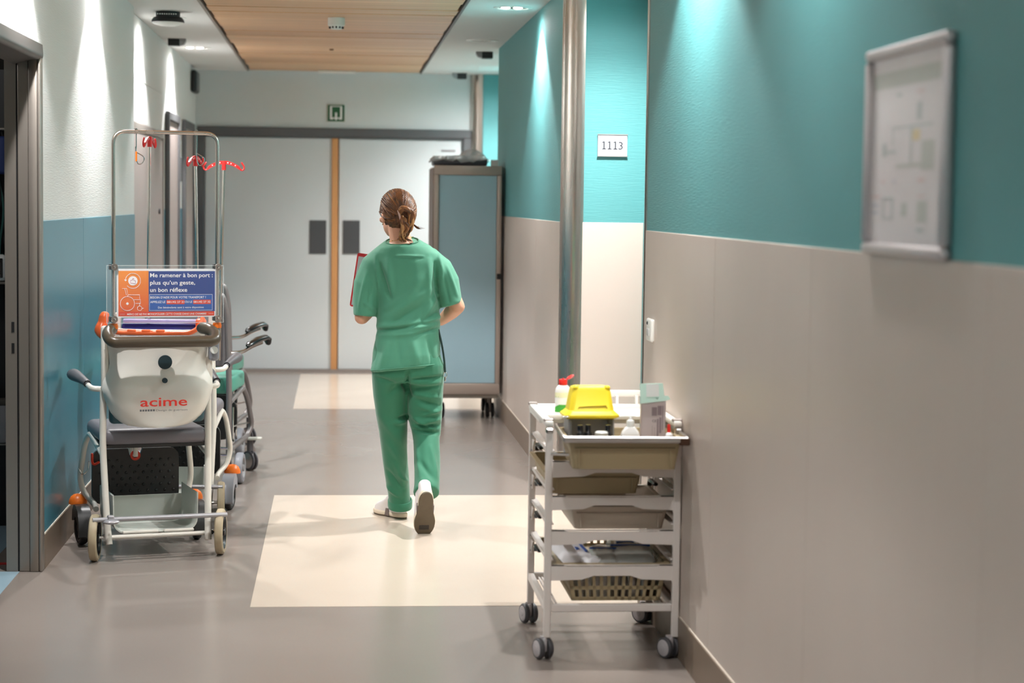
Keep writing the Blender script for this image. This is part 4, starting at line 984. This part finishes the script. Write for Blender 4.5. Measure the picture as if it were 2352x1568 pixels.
# grey chairs with a green seat
mat('grey_tube', (132, 126, 126), .35, .35); mat('green_seat', (78, 158, 138), .45, bump=.1, bscale=300); mat('back_grey', (104, 102, 106), .5)
t = thing('transport_chair', 'grey steel transport chair with green seat cushion behind the white chairs', 'wheelchair', (-.83, 11.2, 0), -.10)
for s in (-1, 1):
    MB().tube(fillet([(s * .225, .02, .10), (s * .23, 0, .55), (s * .222, -.02, .95), (s * .20, -.035, 1.06), (s * .15, -.04, 1.085)], .05), .0165, 12).build('back_post', 'grey_tube', t)
    MB().tube(fillet([(s * .23, .03, .46), (s * .235, .50, .50), (s * .25, .58, .42), (s * .265, .66, .26), (s * .24, .60, .20), (s * .23, .04, .19)], [0, .05, .06, .07, .05, 0], 6), .0155, 12).build('front_leg', 'grey_tube', t)
    b = MB(); b.tube(fillet([(s * .225, .0, .738), (s * .29, .05, .738), (s * .33, .2, .763), (s * .36, .36, .773)], .05), .011, 10); ar = b.build('arm_tube', 'chrome', t)
    b = MB(); b.tube([(s * .318, .14, .773), (s * .325, .17, .781), (s * .35, .3, .795), (s * .372, .42, .799), (s * .38, .47, .788), (s * .382, .48, .768)], [.018, .026, .028, .028, .026, .02], 12, flat=.6, round_ends=True); b.build('arm_pad', 'black_gloss', ar)
    wheel(t, s * .284, .05, .088, .044, 'cover_grey', 'grey_plastic', 0, 'rear_wheel', .3)
    c = castor(t, s * .262, .60, .058, .04, .18, 'front_castor', .8, 'alu', 'pad_grey', 'pad_grey')
    MB().rbox(s * .28 - .03, s * .28 + .05, .56, .63, .182, .196, .005, 2).build('step_plate', 'tray_green', t)
    MB().cyl((s * .2, .34, .2), (s * .2, .34, .40), .006, n=8).cyl((s * .2, .46, .2), (s * .2, .46, .36), .006, n=8).cyl((s * .2, .34, .29), (s * .25, .62, .28), .006, n=8).build('brake_rod', 'chrome', t)
MB().rbox(-.235, .24, .03, .53, .505, .60, .022, 3).build('seat', 'green_seat', t, 60)
MB().rbox(-.215, .215, -.03, .012, .66, 1.05, .018, 3).build('backrest', 'back_grey', t, 60)
MB().tube([(-.15, -.04, 1.085), (.15, -.04, 1.085)], .0165, 12).build('top_bar', 'grey_tube', t)
MB().prism(rrect(-.20, .21, .20, .46, .09, 7), 'xz', .42, .445).build('foot_board', 'board_black', t, 30)
MB().cyl((-.25, -.02, .205), (.25, -.02, .205), .008, n=10).cyl((-.25, -.02, .165), (.25, -.02, .165), .008, n=10).build('rear_bar', 'chrome', t)
t2 = dup(t, (-.89, 12.42, 0), -.10, 'grey transport chair mostly hidden behind the green-seated one, its black arm pad showing')
for ch in [c for c in t2.children if c.name.startswith('step_plate')]: bpy.data.objects.remove(ch)
p = MB().tube([(.18, -.045, .70), (.205, -.045, 1.775)], .0085, 10).build('drip_pole', 'steel', t)
iv_head(t, .205, -.045, 1.785, .06, .104)

# ---------------------------------------------------------------- the nurse
def voxel(mb, name, size, mats, parent, smooth_it=4, fn=None, sm=0.5):
    """merge overlapping closed shapes into one continuous surface, smooth it and press folds into it"""
    tmp = bpy.data.objects.new('tmp', mb.mesh('tmp', [], 0)); C.objects.link(tmp)
    md = tmp.modifiers.new('r', 'REMESH'); md.mode = 'VOXEL'; md.voxel_size = size
    bpy.context.view_layer.update()
    me = bpy.data.meshes.new_from_object(tmp.evaluated_get(bpy.context.evaluated_depsgraph_get()))
    bpy.data.objects.remove(tmp)
    bm = bmesh.new(); bm.from_mesh(me)
    for _ in range(smooth_it): bmesh.ops.smooth_vert(bm, verts=bm.verts, factor=sm, use_axis_x=True, use_axis_y=True, use_axis_z=True)
    bm.to_mesh(me); bm.free()
    if fn:
        n = len(me.vertices); co = np.empty(n * 3); no = np.empty(n * 3)
        me.vertices.foreach_get('co', co); me.vertex_normals.foreach_get('vector', no)
        co = co.reshape(-1, 3); no = no.reshape(-1, 3)
        co += no * fn(co, no)[:, None]
        me.vertices.foreach_set('co', co.ravel())
    me.name = name; me.materials.clear()
    for x in mats: me.materials.append(M[x])
    me.polygons.foreach_set('use_smooth', [True] * len(me.polygons)); me.update()
    o = bpy.data.objects.new(name, me); C.objects.link(o); o.parent = parent
    return o
def folds(co, no, lines, back=True):
    """each line: (x0,z0,x1,z1,width,depth[,side]); a soft crease or ridge along the segment, on the side facing side*y"""
    d = np.zeros(len(co))
    for L in lines:
        x0, z0, x1, z1, wd, dep = L[:6]; side = L[6] if len(L) > 6 else -1
        ux, uz = x1 - x0, z1 - z0; l2 = ux * ux + uz * uz
        t = np.clip(((co[:, 0] - x0) * ux + (co[:, 2] - z0) * uz) / l2, 0, 1)
        dist = np.hypot(co[:, 0] - x0 - t * ux, co[:, 2] - z0 - t * uz)
        fade = np.sin(np.pi * (0.08 + 0.84 * t)) ** .7
        s = np.clip(no[:, 1] * side * 1.6 + .25, 0, 1) if side else 1.0
        d += 2.2 * dep * np.exp(-(dist / wd) ** 2) * fade * s
    return d
def wave(co, amp, fx, fz, ph=0): return amp * np.sin(co[:, 0] * fx + ph) * np.sin(co[:, 2] * fz + ph * 1.7 + co[:, 1] * 9)
mat('skin', (222, 164, 136), .5, var=.06, vscale=14); mat('scrub', (74, 144, 116), .72, bump=.12, bscale=500, sheen=.25); mat('scrub_dark', (38, 116, 86), .72, bump=.12, bscale=500, sheen=.25)
mat('hair', (118, 72, 40), .42, var=.45, vscale=26, stretch=(3, 3, .6), dark=(60, 34, 18)); mat('hair_light', (200, 146, 92), .38, var=.35, vscale=30, stretch=(2, 2, .6)); mat('hair_mid', (150, 98, 58), .4, var=.3, vscale=30)
mat('shoe_white', (226, 220, 220), .5); mat('midsole', (224, 210, 190), .55); mat('outsole', (92, 80, 62), .55, var=.15, vscale=20); mat('sole_dark', (48, 42, 36), .6); mat('shoe_grey', (112, 100, 96), .5)
mat('folder_red', (222, 40, 48), .4); mat('folder_page', (214, 216, 224), .5); mat('gold', (220, 170, 100), .25, 1.0); mat('lanyard', (24, 52, 48), .6); mat('claw', (196, 160, 150), .3)
NX, NY = .34, 9.75
t = nurse = thing('person', 'person in green scrubs walking away, brown hair clipped up, holding a red folder', 'person', (NX, NY, 0))
def EL(cx, cy, z, rx, ry, n=28, p=2.3, tx=0, ty=0):
    r = []
    for k in range(n):
        a = 2 * PI * k / n; c, s = math.cos(a), math.sin(a)
        x = rx * math.copysign(abs(c) ** (2 / p), c); y = ry * math.copysign(abs(s) ** (2 / p), s)
        r.append((cx + x, cy + y, z + tx * x + ty * y))
    return r
def OVAL(c, ax1, r1, ax2, r2, n=20):
    c, ax1, ax2 = Vector(c), Vector(ax1).normalized(), Vector(ax2).normalized()
    return [c + ax1 * (r1 * math.cos(2 * PI * k / n)) + ax2 * (r2 * math.sin(2 * PI * k / n)) for k in range(n)]
# joints (local)
hipL, kneeL, ankL = Vector((-.085, .0, .84)), Vector((-.068, .09, .47)), Vector((-.012, .225, .095))
hipR, kneeR, ankR = Vector((.085, .01, .84)), Vector((.098, .055, .47)), Vector((.088, -.245, .215))
shL, elL, wrL = Vector((-.145, .0, 1.295)), Vector((-.222, -.005, 1.03)), Vector((-.155, .20, 1.085))
shR, elR, wrR = Vector((.135, .0, 1.305)), Vector((.245, -.02, 1.085)), Vector((.175, .20, 1.0))
FD = Matrix.Rotation(math.radians(24), 3, 'Z')       # the head is turned to the left
HC = Vector((-.052, .006, 1.545))
def limb(b, pts, r, n=14): b.tube(spline(pts, 5), r, n, round_ends=True)
b = MB()
b.ell(HC + Vector((0, 0, .008)), (.076, .094, .092), 20, 14, FD)                   # cranium
b.ell(HC + FD @ Vector((0, .028, -.062)), (.058, .062, .068), 18, 12, FD)          # lower face
b.ell(HC + FD @ Vector((0, .078, -.106)), (.022, .02, .018), 10, 8)               # chin
b.tube([HC + FD @ Vector((0, .094, -.0)), HC + FD @ Vector((0, .108, -.03)), HC + FD @ Vector((0, .112, -.043))], [.008, .011, .013], 8, round_ends=True)   # nose
for s in (-1, 1):
    b.ell(HC + FD @ Vector((s * .032, .084, -.012)), (.014, .008, .010), 10, 6, FD)
    b.ell(HC + FD @ Vector((s * .040, .078, -.040)), (.022, .016, .018), 10, 6, FD)
    b.ell(HC + FD @ Vector((s * .078, -.006, -.028)), (.010, .020, .032), 12, 8, FD)  # ears
for dz in (-.070, -.079): b.tube([HC + FD @ Vector((x, .092 - abs(x) * .3, dz)) for x in (-.024, -.008, .008, .024)], [.004, .007, .007, .004], 8, round_ends=True)
b.tube([(-.052, .0, 1.52), (-.046, -.006, 1.46), (-.036, -.008, 1.41), (-.028, -.004, 1.36)], [.052, .050, .053, .066], 18, round_ends=True)
b.loft([EL(-.022, -.004, 1.395, .07, .06), EL(-.018, 0, 1.36, .125, .072), EL(-.008, 0, 1.31, .152, .085), EL(-.004, .005, 1.22, .148, .100), EL(0, .005, 1.1, .135, .098), EL(.004, .0, 1.0, .130, .094), EL(.0, -.005, .92, .148, .108), EL(-.002, -.012, .84, .158, .115), EL(-.002, -.008, .76, .140, .10)])
for sh, el, wr in ((shL, elL, wrL), (shR, elR, wrR)):
    limb(b, [sh, sh.lerp(el, .5), el], [.048, .044, .040, .037]); b.ell(el, (.037, .037, .037), 12, 8)
    limb(b, [el, el.lerp(wr, .35), el.lerp(wr, .75), wr], [.037, .038, .031, .025])
# hands: palm, four unequal curled fingers and a thumb from the side of the palm
def hand(b, wr, fwd, palmdir, side):
    f, p = Vector(fwd).normalized(), Vector(palmdir).normalized(); s_ = f.cross(p).normalized() * side
    R = Matrix((s_, f, p)).transposed()
    b.ell(wr + f * .045, (.036, .047, .016), 14, 8, R)
    for k, (off, ln) in enumerate(((-.027, .062), (-.009, .072), (.009, .067), (.026, .052))):
        base = wr + f * .082 + s_ * off; a = base + f * ln * .42 + p * .006; c_ = a + f * ln * .30 + p * ln * .28; e = c_ + f * ln * .06 + p * ln * .28
        b.tube([base - f * .02, base, a, c_, e], [.0085, .0088, .0082, .0074, .0062], 9, round_ends=True)
    tb = wr + f * .02 - s_ * .028
    b.tube([tb, tb + f * .022 - s_ * .018 + p * .010, tb + f * .048 - s_ * .018 + p * .024, tb + f * .066 - s_ * .008 + p * .034], [.013, .0115, .0098, .0078], 9, round_ends=True)
hand(b, wrL, (.25, .55, .55), (.75, .1, -.5), 1); hand(b, wrR, (-.75, .55, .1), (0, .3, -1), -1)
for h, k_, a in ((hipL, kneeL, ankL), (hipR, kneeR, ankR)):
    limb(b, [h, h.lerp(k_, .5) + Vector((0, .01, 0)), k_], [.082, .072, .056, .050]); limb(b, [k_, k_.lerp(a, .35) + (Vector((0, -.018, 0)) if a is ankL else Vector((0, -.01, -.012))), k_.lerp(a, .8), a], [.044, .042, .030, .029])
b.tube([ankL, ankL + Vector((-.012, .0, -.035)), ankL + Vector((-.055, .085, -.058)), ankL + Vector((-.08, .13, -.066))], [.029, .030, .024, .018], 12, round_ends=True)
b.tube([ankR, ankR + Vector((0, -.008, -.03)), ankR + Vector((0, .04, -.10)), ankR + Vector((0, .075, -.155))], [.031, .034, .033, .026], 12, round_ends=True)
voxel(b, 'body', .0052, ['skin'], t, 3)
for s in (-1, 1):       # eyes and brows
    MB().ell(HC + FD @ Vector((s * .032, .0895, -.012)), (.011, .005, .006), 10, 6, FD).build('eye', 'paper', t); MB().ell(HC + FD @ Vector((s * .032, .0935, -.012)), (.0048, .002, .0048), 8, 5, FD).build('iris', 'brown', t)
MB().tube([HC + FD @ Vector((x, .0985 - abs(x) * .25, -.0745)) for x in (-.02, 0, .02)], [.002, .0035, .002], 8).build('lips', 'claw', t)
# tunic: trunk and two short sleeves grown into one cloth shell
b = MB()
b.loft([EL(-.028, -.008, 1.402, .088, .072, ty=.25, tx=.06), EL(-.024, -.002, 1.375, .130, .082, tx=.05), EL(-.014, .0, 1.345, .168, .092), EL(-.008, .0, 1.30, .176, .104), EL(-.004, 0, 1.22, .166, .116), EL(.0, .0, 1.13, .153, .118), EL(.006, -.002, 1.06, .151, .114), EL(.008, -.006, .995, .158, .118), EL(.006, -.010, .955, .156, .120), EL(.002, -.014, .90, .160, .132), EL(-.002, -.018, .85, .164, .140), EL(-.008, -.018, .795, .168, .142, tx=.09, ty=-.05), EL(-.009, -.018, .778, .168, .142, tx=.10, ty=-.06)])
def sleeve(b, pts): b.loft([OVAL(c, a1, r1, a2, r2) for c, a1, r1, a2, r2 in pts])
Y = (0, 1, 0)
sleeve(b, [((-.110, 0, 1.315), (-.5, 0, .85), .070, Y, .072), ((-.155, 0, 1.265), (-.75, 0, .62), .082, Y, .076), ((-.190, -.002, 1.19), (-.96, 0, .2), .074, Y, .076), ((-.204, -.004, 1.11), (-1, 0, .05), .063, Y, .074), ((-.207, -.002, 1.045), (-1, 0, .03), .059, Y, .072), ((-.206, -.002, 1.036), (-1, 0, .03), .057, Y, .070)])
sleeve(b, [((.100, 0, 1.315), (.5, 0, .85), .062, Y, .070), ((.146, 0, 1.262), (.78, 0, .6), .077, Y, .074), ((.184, -.004, 1.20), (.92, 0, .36), .074, Y, .074), ((.206, -.010, 1.14), (.95, 0, .30), .058, Y, .072), ((.2125, -.014, 1.100), (.95, 0, .30), .056, Y, .070), ((.211, -.015, 1.092), (.95, 0, .30), .054, Y, .068)])
tl = [(-.145, .965, .17, 1.02, .010, -.009), (-.155, .985, .05, 1.00, .016, .008), (.02, .985, .17, 1.035, .018, .009), (-.12, 1.02, .10, 1.17, .022, .006), (-.08, 1.00, .06, 1.09, .014, -.005), (-.13, 1.06, .02, 1.16, .016, .004), (-.02, 1.10, .09, 1.27, .02, .004), (.08, 1.04, .14, 1.14, .014, .005), (.06, 1.01, .15, 1.06, .010, -.005), (-.15, .94, .10, .965, .012, .005), (.03, .95, .165, .985, .008, -.006),
      (-.14, 1.29, -.09, 1.13, .010, -.007), (-.10, 1.31, -.08, 1.16, .014, .005), (-.16, 1.33, -.14, 1.15, .008, .005), (.13, 1.30, .145, 1.13, .009, -.009), (.10, 1.31, .10, 1.12, .016, .005), (.15, 1.34, .17, 1.22, .010, .005), (.19, 1.28, .24, 1.14, .009, .004), (.17, 1.25, .20, 1.11, .007, -.004), (-.20, 1.25, -.235, 1.08, .010, .005), (-.18, 1.22, -.19, 1.07, .008, -.004), (-.21, 1.10, -.16, 1.06, .008, .004),
      (-.10, .90, -.13, .79, .016, .005), (.02, .93, .05, .80, .02, .004), (.10, .92, .13, .80, .012, -.004), (-.05, .92, -.04, .80, .014, -.003), (-.06, 1.33, .07, 1.33, .006, .003), (-.06, 1.322, .07, 1.322, .004, -.003)]
def tunic_fn(co, no):
    d = folds(co, no, tl) + wave(co, .0016, 46, 17) + wave(co, .0012, 22, 38, 1.3)
    hem = np.clip((.80 - co[:, 2]) / .02, 0, 1) * (np.abs(co[:, 0]) < .19)
    return d + hem * .0012
tun = voxel(b, 'tunic', .0058, ['scrub'], t, 3, tunic_fn)
# neckline facing and hem stitching
b = MB(); b.tube([Vector(p) + Vector((0, 0, .002)) for p in EL(-.028, -.008, 1.400, .080, .064, ty=.25, tx=.06)], .0035, 6, closed=True); b.build('neck_band', 'scrub_dark', tun)
b = MB(); b.tube([Vector((p[0] * .985, p[1] * .985 - .002, p[2])) for p in EL(-.009, -.0185, .788, .1715, .1455, ty=-.06, tx=.10)], .0022, 6, closed=True); b.build('hem_seam', 'scrub', tun)
# trousers
b = MB()
def leg(b, rings): b.loft([EL(cx, cy, z, rx, ry, 24, 2.2, 0, ty) for z, cx, cy, rx, ry, ty in rings])
b.loft([EL(-.004, -.006, .93, .150, .112), EL(-.004, -.014, .86, .164, .128), EL(.004, -.016, .80, .176, .134), EL(.006, -.012, .745, .178, .128), EL(.006, -.004, .71, .170, .110)])
leg(b, [(.80, -.086, .0, .088, .115, 0), (.72, -.084, .008, .086, .108, 0), (.64, -.080, .035, .083, .10, .08), (.55, -.071, .068, .077, .092, .14), (.47, -.062, .094, .072, .086, .15), (.38, -.056, .125, .067, .080, .18), (.29, -.047, .155, .062, .075, .22), (.20, -.036, .188, .059, .072, .22), (.13, -.026, .212, .056, .070, .2), (.060, -.019, .222, .055, .069, .2)])
leg(b, [(.80, .095, .0, .092, .118, 0), (.72, .090, .004, .095, .112, 0), (.64, .090, .018, .091, .10, .05), (.56, .092, .032, .085, .092, .10), (.49, .097, .040, .077, .085, .1), (.445, .102, .030, .070, .080, -.25)])
b.loft([OVAL(c, (1, 0, 0), r1, (0, .72, -.69), r2, 24) for c, r1, r2 in (((.099, .055, .475), .073, .082), ((.100, .005, .42), .066, .076), ((.101, -.06, .36), .064, .070), ((.1, -.125, .295), .063, .066), ((.096, -.185, .235), .063, .064), ((.092, -.222, .198), .064, .066), ((.092, -.228, .192), .062, .064))])
tr_l = [(-.15, .74, -.02, .70, .010, -.004), (.03, .735, .17, .745, .008, -.006), (.02, .72, .15, .715, .012, .005), (.05, .69, .17, .70, .008, -.004), (.03, .66, .16, .64, .012, .005), (.05, .63, .17, .60, .009, -.005), (.06, .60, .15, .57, .012, .006), (.04, .535, .13, .485, .010, .009), (.04, .50, .165, .50, .009, -.010), (.03, .475, .16, .465, .008, -.008), (.07, .52, .16, .53, .010, .007), (.08, .555, .17, .58, .010, .005),
        (.0, .77, .0, .69, .010, -.010), (-.02, .71, .02, .65, .010, -.006), (-.01, .72, -.09, .66, .016, -.005), (-.04, .53, .015, .54, .010, -.007), (-.06, .51, .0, .515, .012, .005), (-.13, .55, -.02, .40, .02, .004), (-.05, .30, .0, .18, .014, .007), (-.09, .26, -.01, .16, .012, -.006), (-.03, .24, .012, .20, .009, .006), (-.08, .40, -.02, .30, .014, .004), (-.10, .18, -.02, .12, .010, .005), (.06, .34, .13, .26, .014, -.005), (.12, .40, .14, .28, .012, .004), (.07, .26, .11, .20, .012, .005), (.05, .40, .06, .28, .010, .004)]
tro = voxel(b, 'trousers', .0058, ['scrub_dark'], t, 3, lambda co, no: folds(co, no, tr_l) + wave(co, .0014, 40, 24, .4))
b = MB(); b.loft([EL(-.020, .220, .058 + k, rx, ry, 24, 2.2, 0, .2) for k, rx, ry in ((0, .052, .066), (.0, .060, .074), (.006, .0625, .0765), (.034, .0625, .0765), (.040, .060, .074), (.040, .054, .068))], False); b.build('rolled_cuff', 'scrub_dark', tro)
# lanyard and clip at the right hip, necklace
MB().tube(spline([(.152, -.05, .97), (.168, -.06, .90), (.180, -.055, .83), (.186, -.05, .765)], 5), .005, 8, round_ends=True).build('lanyard', 'lanyard', t)
b = MB(); b.tube([(.186 + .009 * math.cos(a), -.052, .752 + .013 * math.sin(a)) for a in [2 * PI * k / 12 for k in range(12)]], .0022, 6, closed=True); b.rbox(.181, .191, -.058, -.048, .72, .742, .003, 1); b.build('clip', 'chrome', t)
b = MB(); b.tube([(-.033 + .060 * math.cos(a), -.008 + .062 * math.sin(a), 1.412 + .012 * math.cos(a)) for a in [2 * PI * k / 36 for k in range(36)]], .0011, 5, closed=True); b.ell((-.078, -.052, 1.404), (.003, .003, .003), 8, 5); b.build('necklace', 'gold', t)
b = MB(); b.ell(HC + FD @ Vector((-.084, -.012, -.062)), (.003, .003, .004), 8, 5); b.build('earring', 'gold', t)
# shoes
def shoe(par, loc, rot):
    s_ = bpy.data.objects.new('shoe', None); C.objects.link(s_); s_.parent = par; s_.location = loc; s_.rotation_euler = rot
    L = .262
    def outl(k, n=20):
        def hw(q): return (.037 + .0135 * max(0, min(1, (q - .25) / .4)) ** 1.5 - .0045 * math.exp(-((q - .42) / .13) ** 2) - .004 * max(0, (q - .8) / .2)) * max(0, 1 - abs(2 * q - 1) ** 4.5) ** .5
        qs = [.5 - .5 * math.cos(PI * i / n) for i in range(n + 1)]
        return [(hw(q) * k + .0001, q * L) for q in qs] + [(-hw(q) * k - .0001, q * L) for q in qs[::-1]]
    def R(k, z, dy=0, ky=1): return [(x, (y - L / 2) * ky * (1 if k >= 1 else k ** .3) + L / 2 + dy, z) for x, y in outl(k)]
    MB().loft([R(.94, 0), R(1.0, .003), R(1.0, .009)]).build('outsole', 'outsole', s_)
    MB().loft([R(1.0, .009), R(1.05, .014, 0, 1.02), R(1.04, .026, 0, 1.02), R(.98, .030)]).build('midsole', 'midsole', s_)
    rings = []
    for z, k, y0, y1 in ((.028, .98, .004, .256), (.044, .99, .003, .250), (.060, .95, .002, .228), (.074, .90, .002, .190), (.090, .86, .004, .150), (.106, .84, .006, .128), (.113, .76, .010, .120)):
        rings.append([(x * k, y0 + (y / L) * (y1 - y0), z + (.004 if z > .07 else 0) * (1 - y / L)) for x, y in outl(1.0)])
    MB().loft(rings).build('upper', 'shoe_white', s_, 70)
    b = MB()
    for i in range(5): b.tube([(-.022, .135 + i * .017, .074 - i * .006), (0, .132 + i * .017, .080 - i * .006), (.022, .135 + i * .017, .074 - i * .006)], .0022, 5)
    b.build('laces', 'shoe_white', s_)
    b = MB()
    for sg in (-1, 1): b.prism([(.085, .008), (.128, .008), (.115, .045), (.095, .045)], 'yz', sg * .0345, sg * .041)
    b.build('side_patch', 'shoe_grey', s_)
    b = MB(); b.rbox(-.026, .022, .196, .222, -.0012, .004, .001, 1); b.build('tread_pad', 'sole_dark', s_, 0)
    return s_
shoe(t, (.002, .195, 0), (0, 0, math.radians(30)))
shoe(t, (.0872, -.372, .218), (math.radians(-61), 0, math.radians(3)))
# folder held against the chest by the left hand
R = Matrix.Rotation(math.radians(-5), 3, 'Y')
f = bpy.data.objects.new('folder', None); C.objects.link(f); f.location = (NX - .155, NY + .205, 1.195); f.rotation_euler = (math.radians(-6), math.radians(7), math.radians(-14))
tag(f, 'red-edged plastic folder with a printed sheet, held under the left arm of the person', 'folder')
MB().prism(rrect(-.11, .11, -.14, .13, .01, 3), 'xz', 0, .004).build('cover', 'folder_red', f, 0); MB().box(-.102, .10, -.0012, 0, -.132, .113).build('sheet', 'folder_page', f, 0)
b = MB()
for k in range(9): b.box(-.07, -.07 + (.05 if k % 3 else .09), -.0018, -.0012, .08 - k * .018, .084 - k * .018)
b.build('print_line', 'ink', f, 0)
# hair: a shell over the skull with combed strands running to the claw clip, and the twisted tail
CL = HC + Vector((.012, -.108, -.012))
def hs(d, k=1.0):
    d = Vector(d).normalized(); e = FD @ Vector((.0865 * (FD.inverted() @ d).x, .106 * (FD.inverted() @ d).y, .104 * (FD.inverted() @ d).z))
    return HC + Vector((0, 0, .004)) + e * k
b = MB(); n, m_ = 40, 26; idx = {}; vs = []; fs = []
for i in range(m_ + 1):
    for j in range(n):
        ph = -PI / 2 + PI * i / m_; th = 2 * PI * j / n; vs.append(hs((math.cos(ph) * math.cos(th), math.cos(ph) * math.sin(th), math.sin(ph)), 1.0 + rnd.uniform(-.006, .006)))
for i in range(m_):
    for j in range(n):
        ph = -PI / 2 + PI * (i + .5) / m_; th = 2 * PI * (j + .5) / n
        d = FD.inverted() @ Vector((math.cos(ph) * math.cos(th), math.cos(ph) * math.sin(th), math.sin(ph)))
        front = d.y > .30 and d.z < .62 - .3 * (d.y < .45)
        low = d.z < -.80 + .10 * (d.y > -.3) * 1 + (.62 if d.y > .02 else 0) * (abs(d.x) > .3)
        if not (front or low): l = (j + 1) % n; fs.append((i * n + j, i * n + l, (i + 1) * n + l, (i + 1) * n + j))
b.add(vs, fs); cap = b.build('hair', 'hair', t, 180)
for kind, count, rad in (('hair', 150, .0046), ('hair_mid', 110, .0036), ('hair_light', 90, .0026)):
    b = MB(); cd = (CL - HC)
    made = 0
    while made < count:
        a = rnd.uniform(0, 2 * PI); el = rnd.uniform(-.75, 1.5); d = FD @ Vector((math.cos(el) * math.cos(a), math.cos(el) * math.sin(a), math.sin(el)))
        q = FD.inverted() @ d
        if q.y > .34 and q.z < .55: continue
        if q.z < -.6 or (q.y > 0 and q.z < -.1): continue
        if kind == 'hair_light' and (q.x < -.25 and q.z < .3): continue
        made += 1; s0 = d.normalized(); s1 = cd.normalized() + Vector((rnd.uniform(-.06, .06), 0, rnd.uniform(-.16, .12)))
        pts = []
        for k in range(7):
            u = k / 6 * .96
            dd = s0.lerp(s1, u); dd.z -= .22 * math.sin(PI * u) * (1 if s0.z < .2 else .25)
            pts.append(hs(dd, 1.012 + .02 * u + rnd.uniform(0, .006)))
        b.tube(spline(pts, 2), [rad * .5, rad, rad, rad * .8], 5)
    o = b.build('hair_strands', kind, cap, 180); o['kind'] = 'stuff'
for kind, count in (('hair_mid', 26), ('hair_light', 20), ('hair', 14)):
    b = MB()
    for k in range(count):
        j = lambda s=.012: Vector((rnd.uniform(-s, s), rnd.uniform(-s * .6, s * .6), rnd.uniform(-s * .6, s * .6)))
        if k % 2: p = [CL + Vector((-.006, .0, .0)) + j(.008), CL + Vector((.012, -.02, .030)) + j(), CL + Vector((.048, -.016, .012)) + j(), CL + Vector((.052, -.004, -.035)) + j(), CL + Vector((.035, .012, -.075)) + j(.016), CL + Vector((.02, .03, -.108)) + j(.02)]
        else: p = [CL + Vector((.004, -.004, -.012)) + j(.01), CL + Vector((.016, -.016, -.035)) + j(), CL + Vector((.022, -.006, -.065)) + j(.016), CL + Vector((.012, .022, -.10)) + j(.018), CL + Vector((.010 + rnd.uniform(-.02, .03), .038, -.128)) + j(.012)]
        b.tube(spline(p, 4), [.003, .0065, .0065, .006, .0035, .001], 6)
    o = b.build('hair_tail', kind, cap, 180); o['kind'] = 'stuff'
b = MB()
for k in range(5): b.tube(spline([CL + Vector((.06, .03, -.045)), CL + Vector((.083, .0, -.068 + k * .002)), CL + Vector((.118 - k * .008, -.005, -.066 + k * .003))], 5), [.003, .0018, .0004], 5)
for k in range(4): b.tube(spline([CL + Vector((.02, .035, -.11)), CL + Vector((.045 + k * .006, .03, -.135)), CL + Vector((.06 - k * .02, .03, -.15))], 5), [.0025, .0014, .0004], 5)
b.build('loose_wisp', 'hair', cap, 180)
b = MB(); b.tube(spline([CL + Vector((-.014, -.012, .016)), CL + Vector((-.006, -.018, -.004)), CL + Vector((-.001, -.016, -.030))], 5), [.004, .006, .004], 8, flat=.6, round_ends=True); b.build('claw_clip', 'claw', cap)

# ---------------------------------------------------------------- group phrases for repeats
GROUPS = {'transport_chair': 'transport chairs along the left wall', 'storage_bin': 'bins in the trolley', 'slotted_basket': 'slotted baskets in the trolley', 'dropper_bottle': 'black-capped bottles in the top bin',
          'vial': 'clear vials in the lowest basket', 'grey_canister': 'grey canisters in the lowest basket', 'plastic_pouch': 'clear pouches in the basket', 'alarm_box': 'black half-round boxes on the ceiling', 'ceiling_downlight': 'downlights in view'}
for o in scene.objects:
    k = o.name.split('.')[0]
    if o.parent is None and k in GROUPS and 'group' not in o: o['group'] = GROUPS[k]
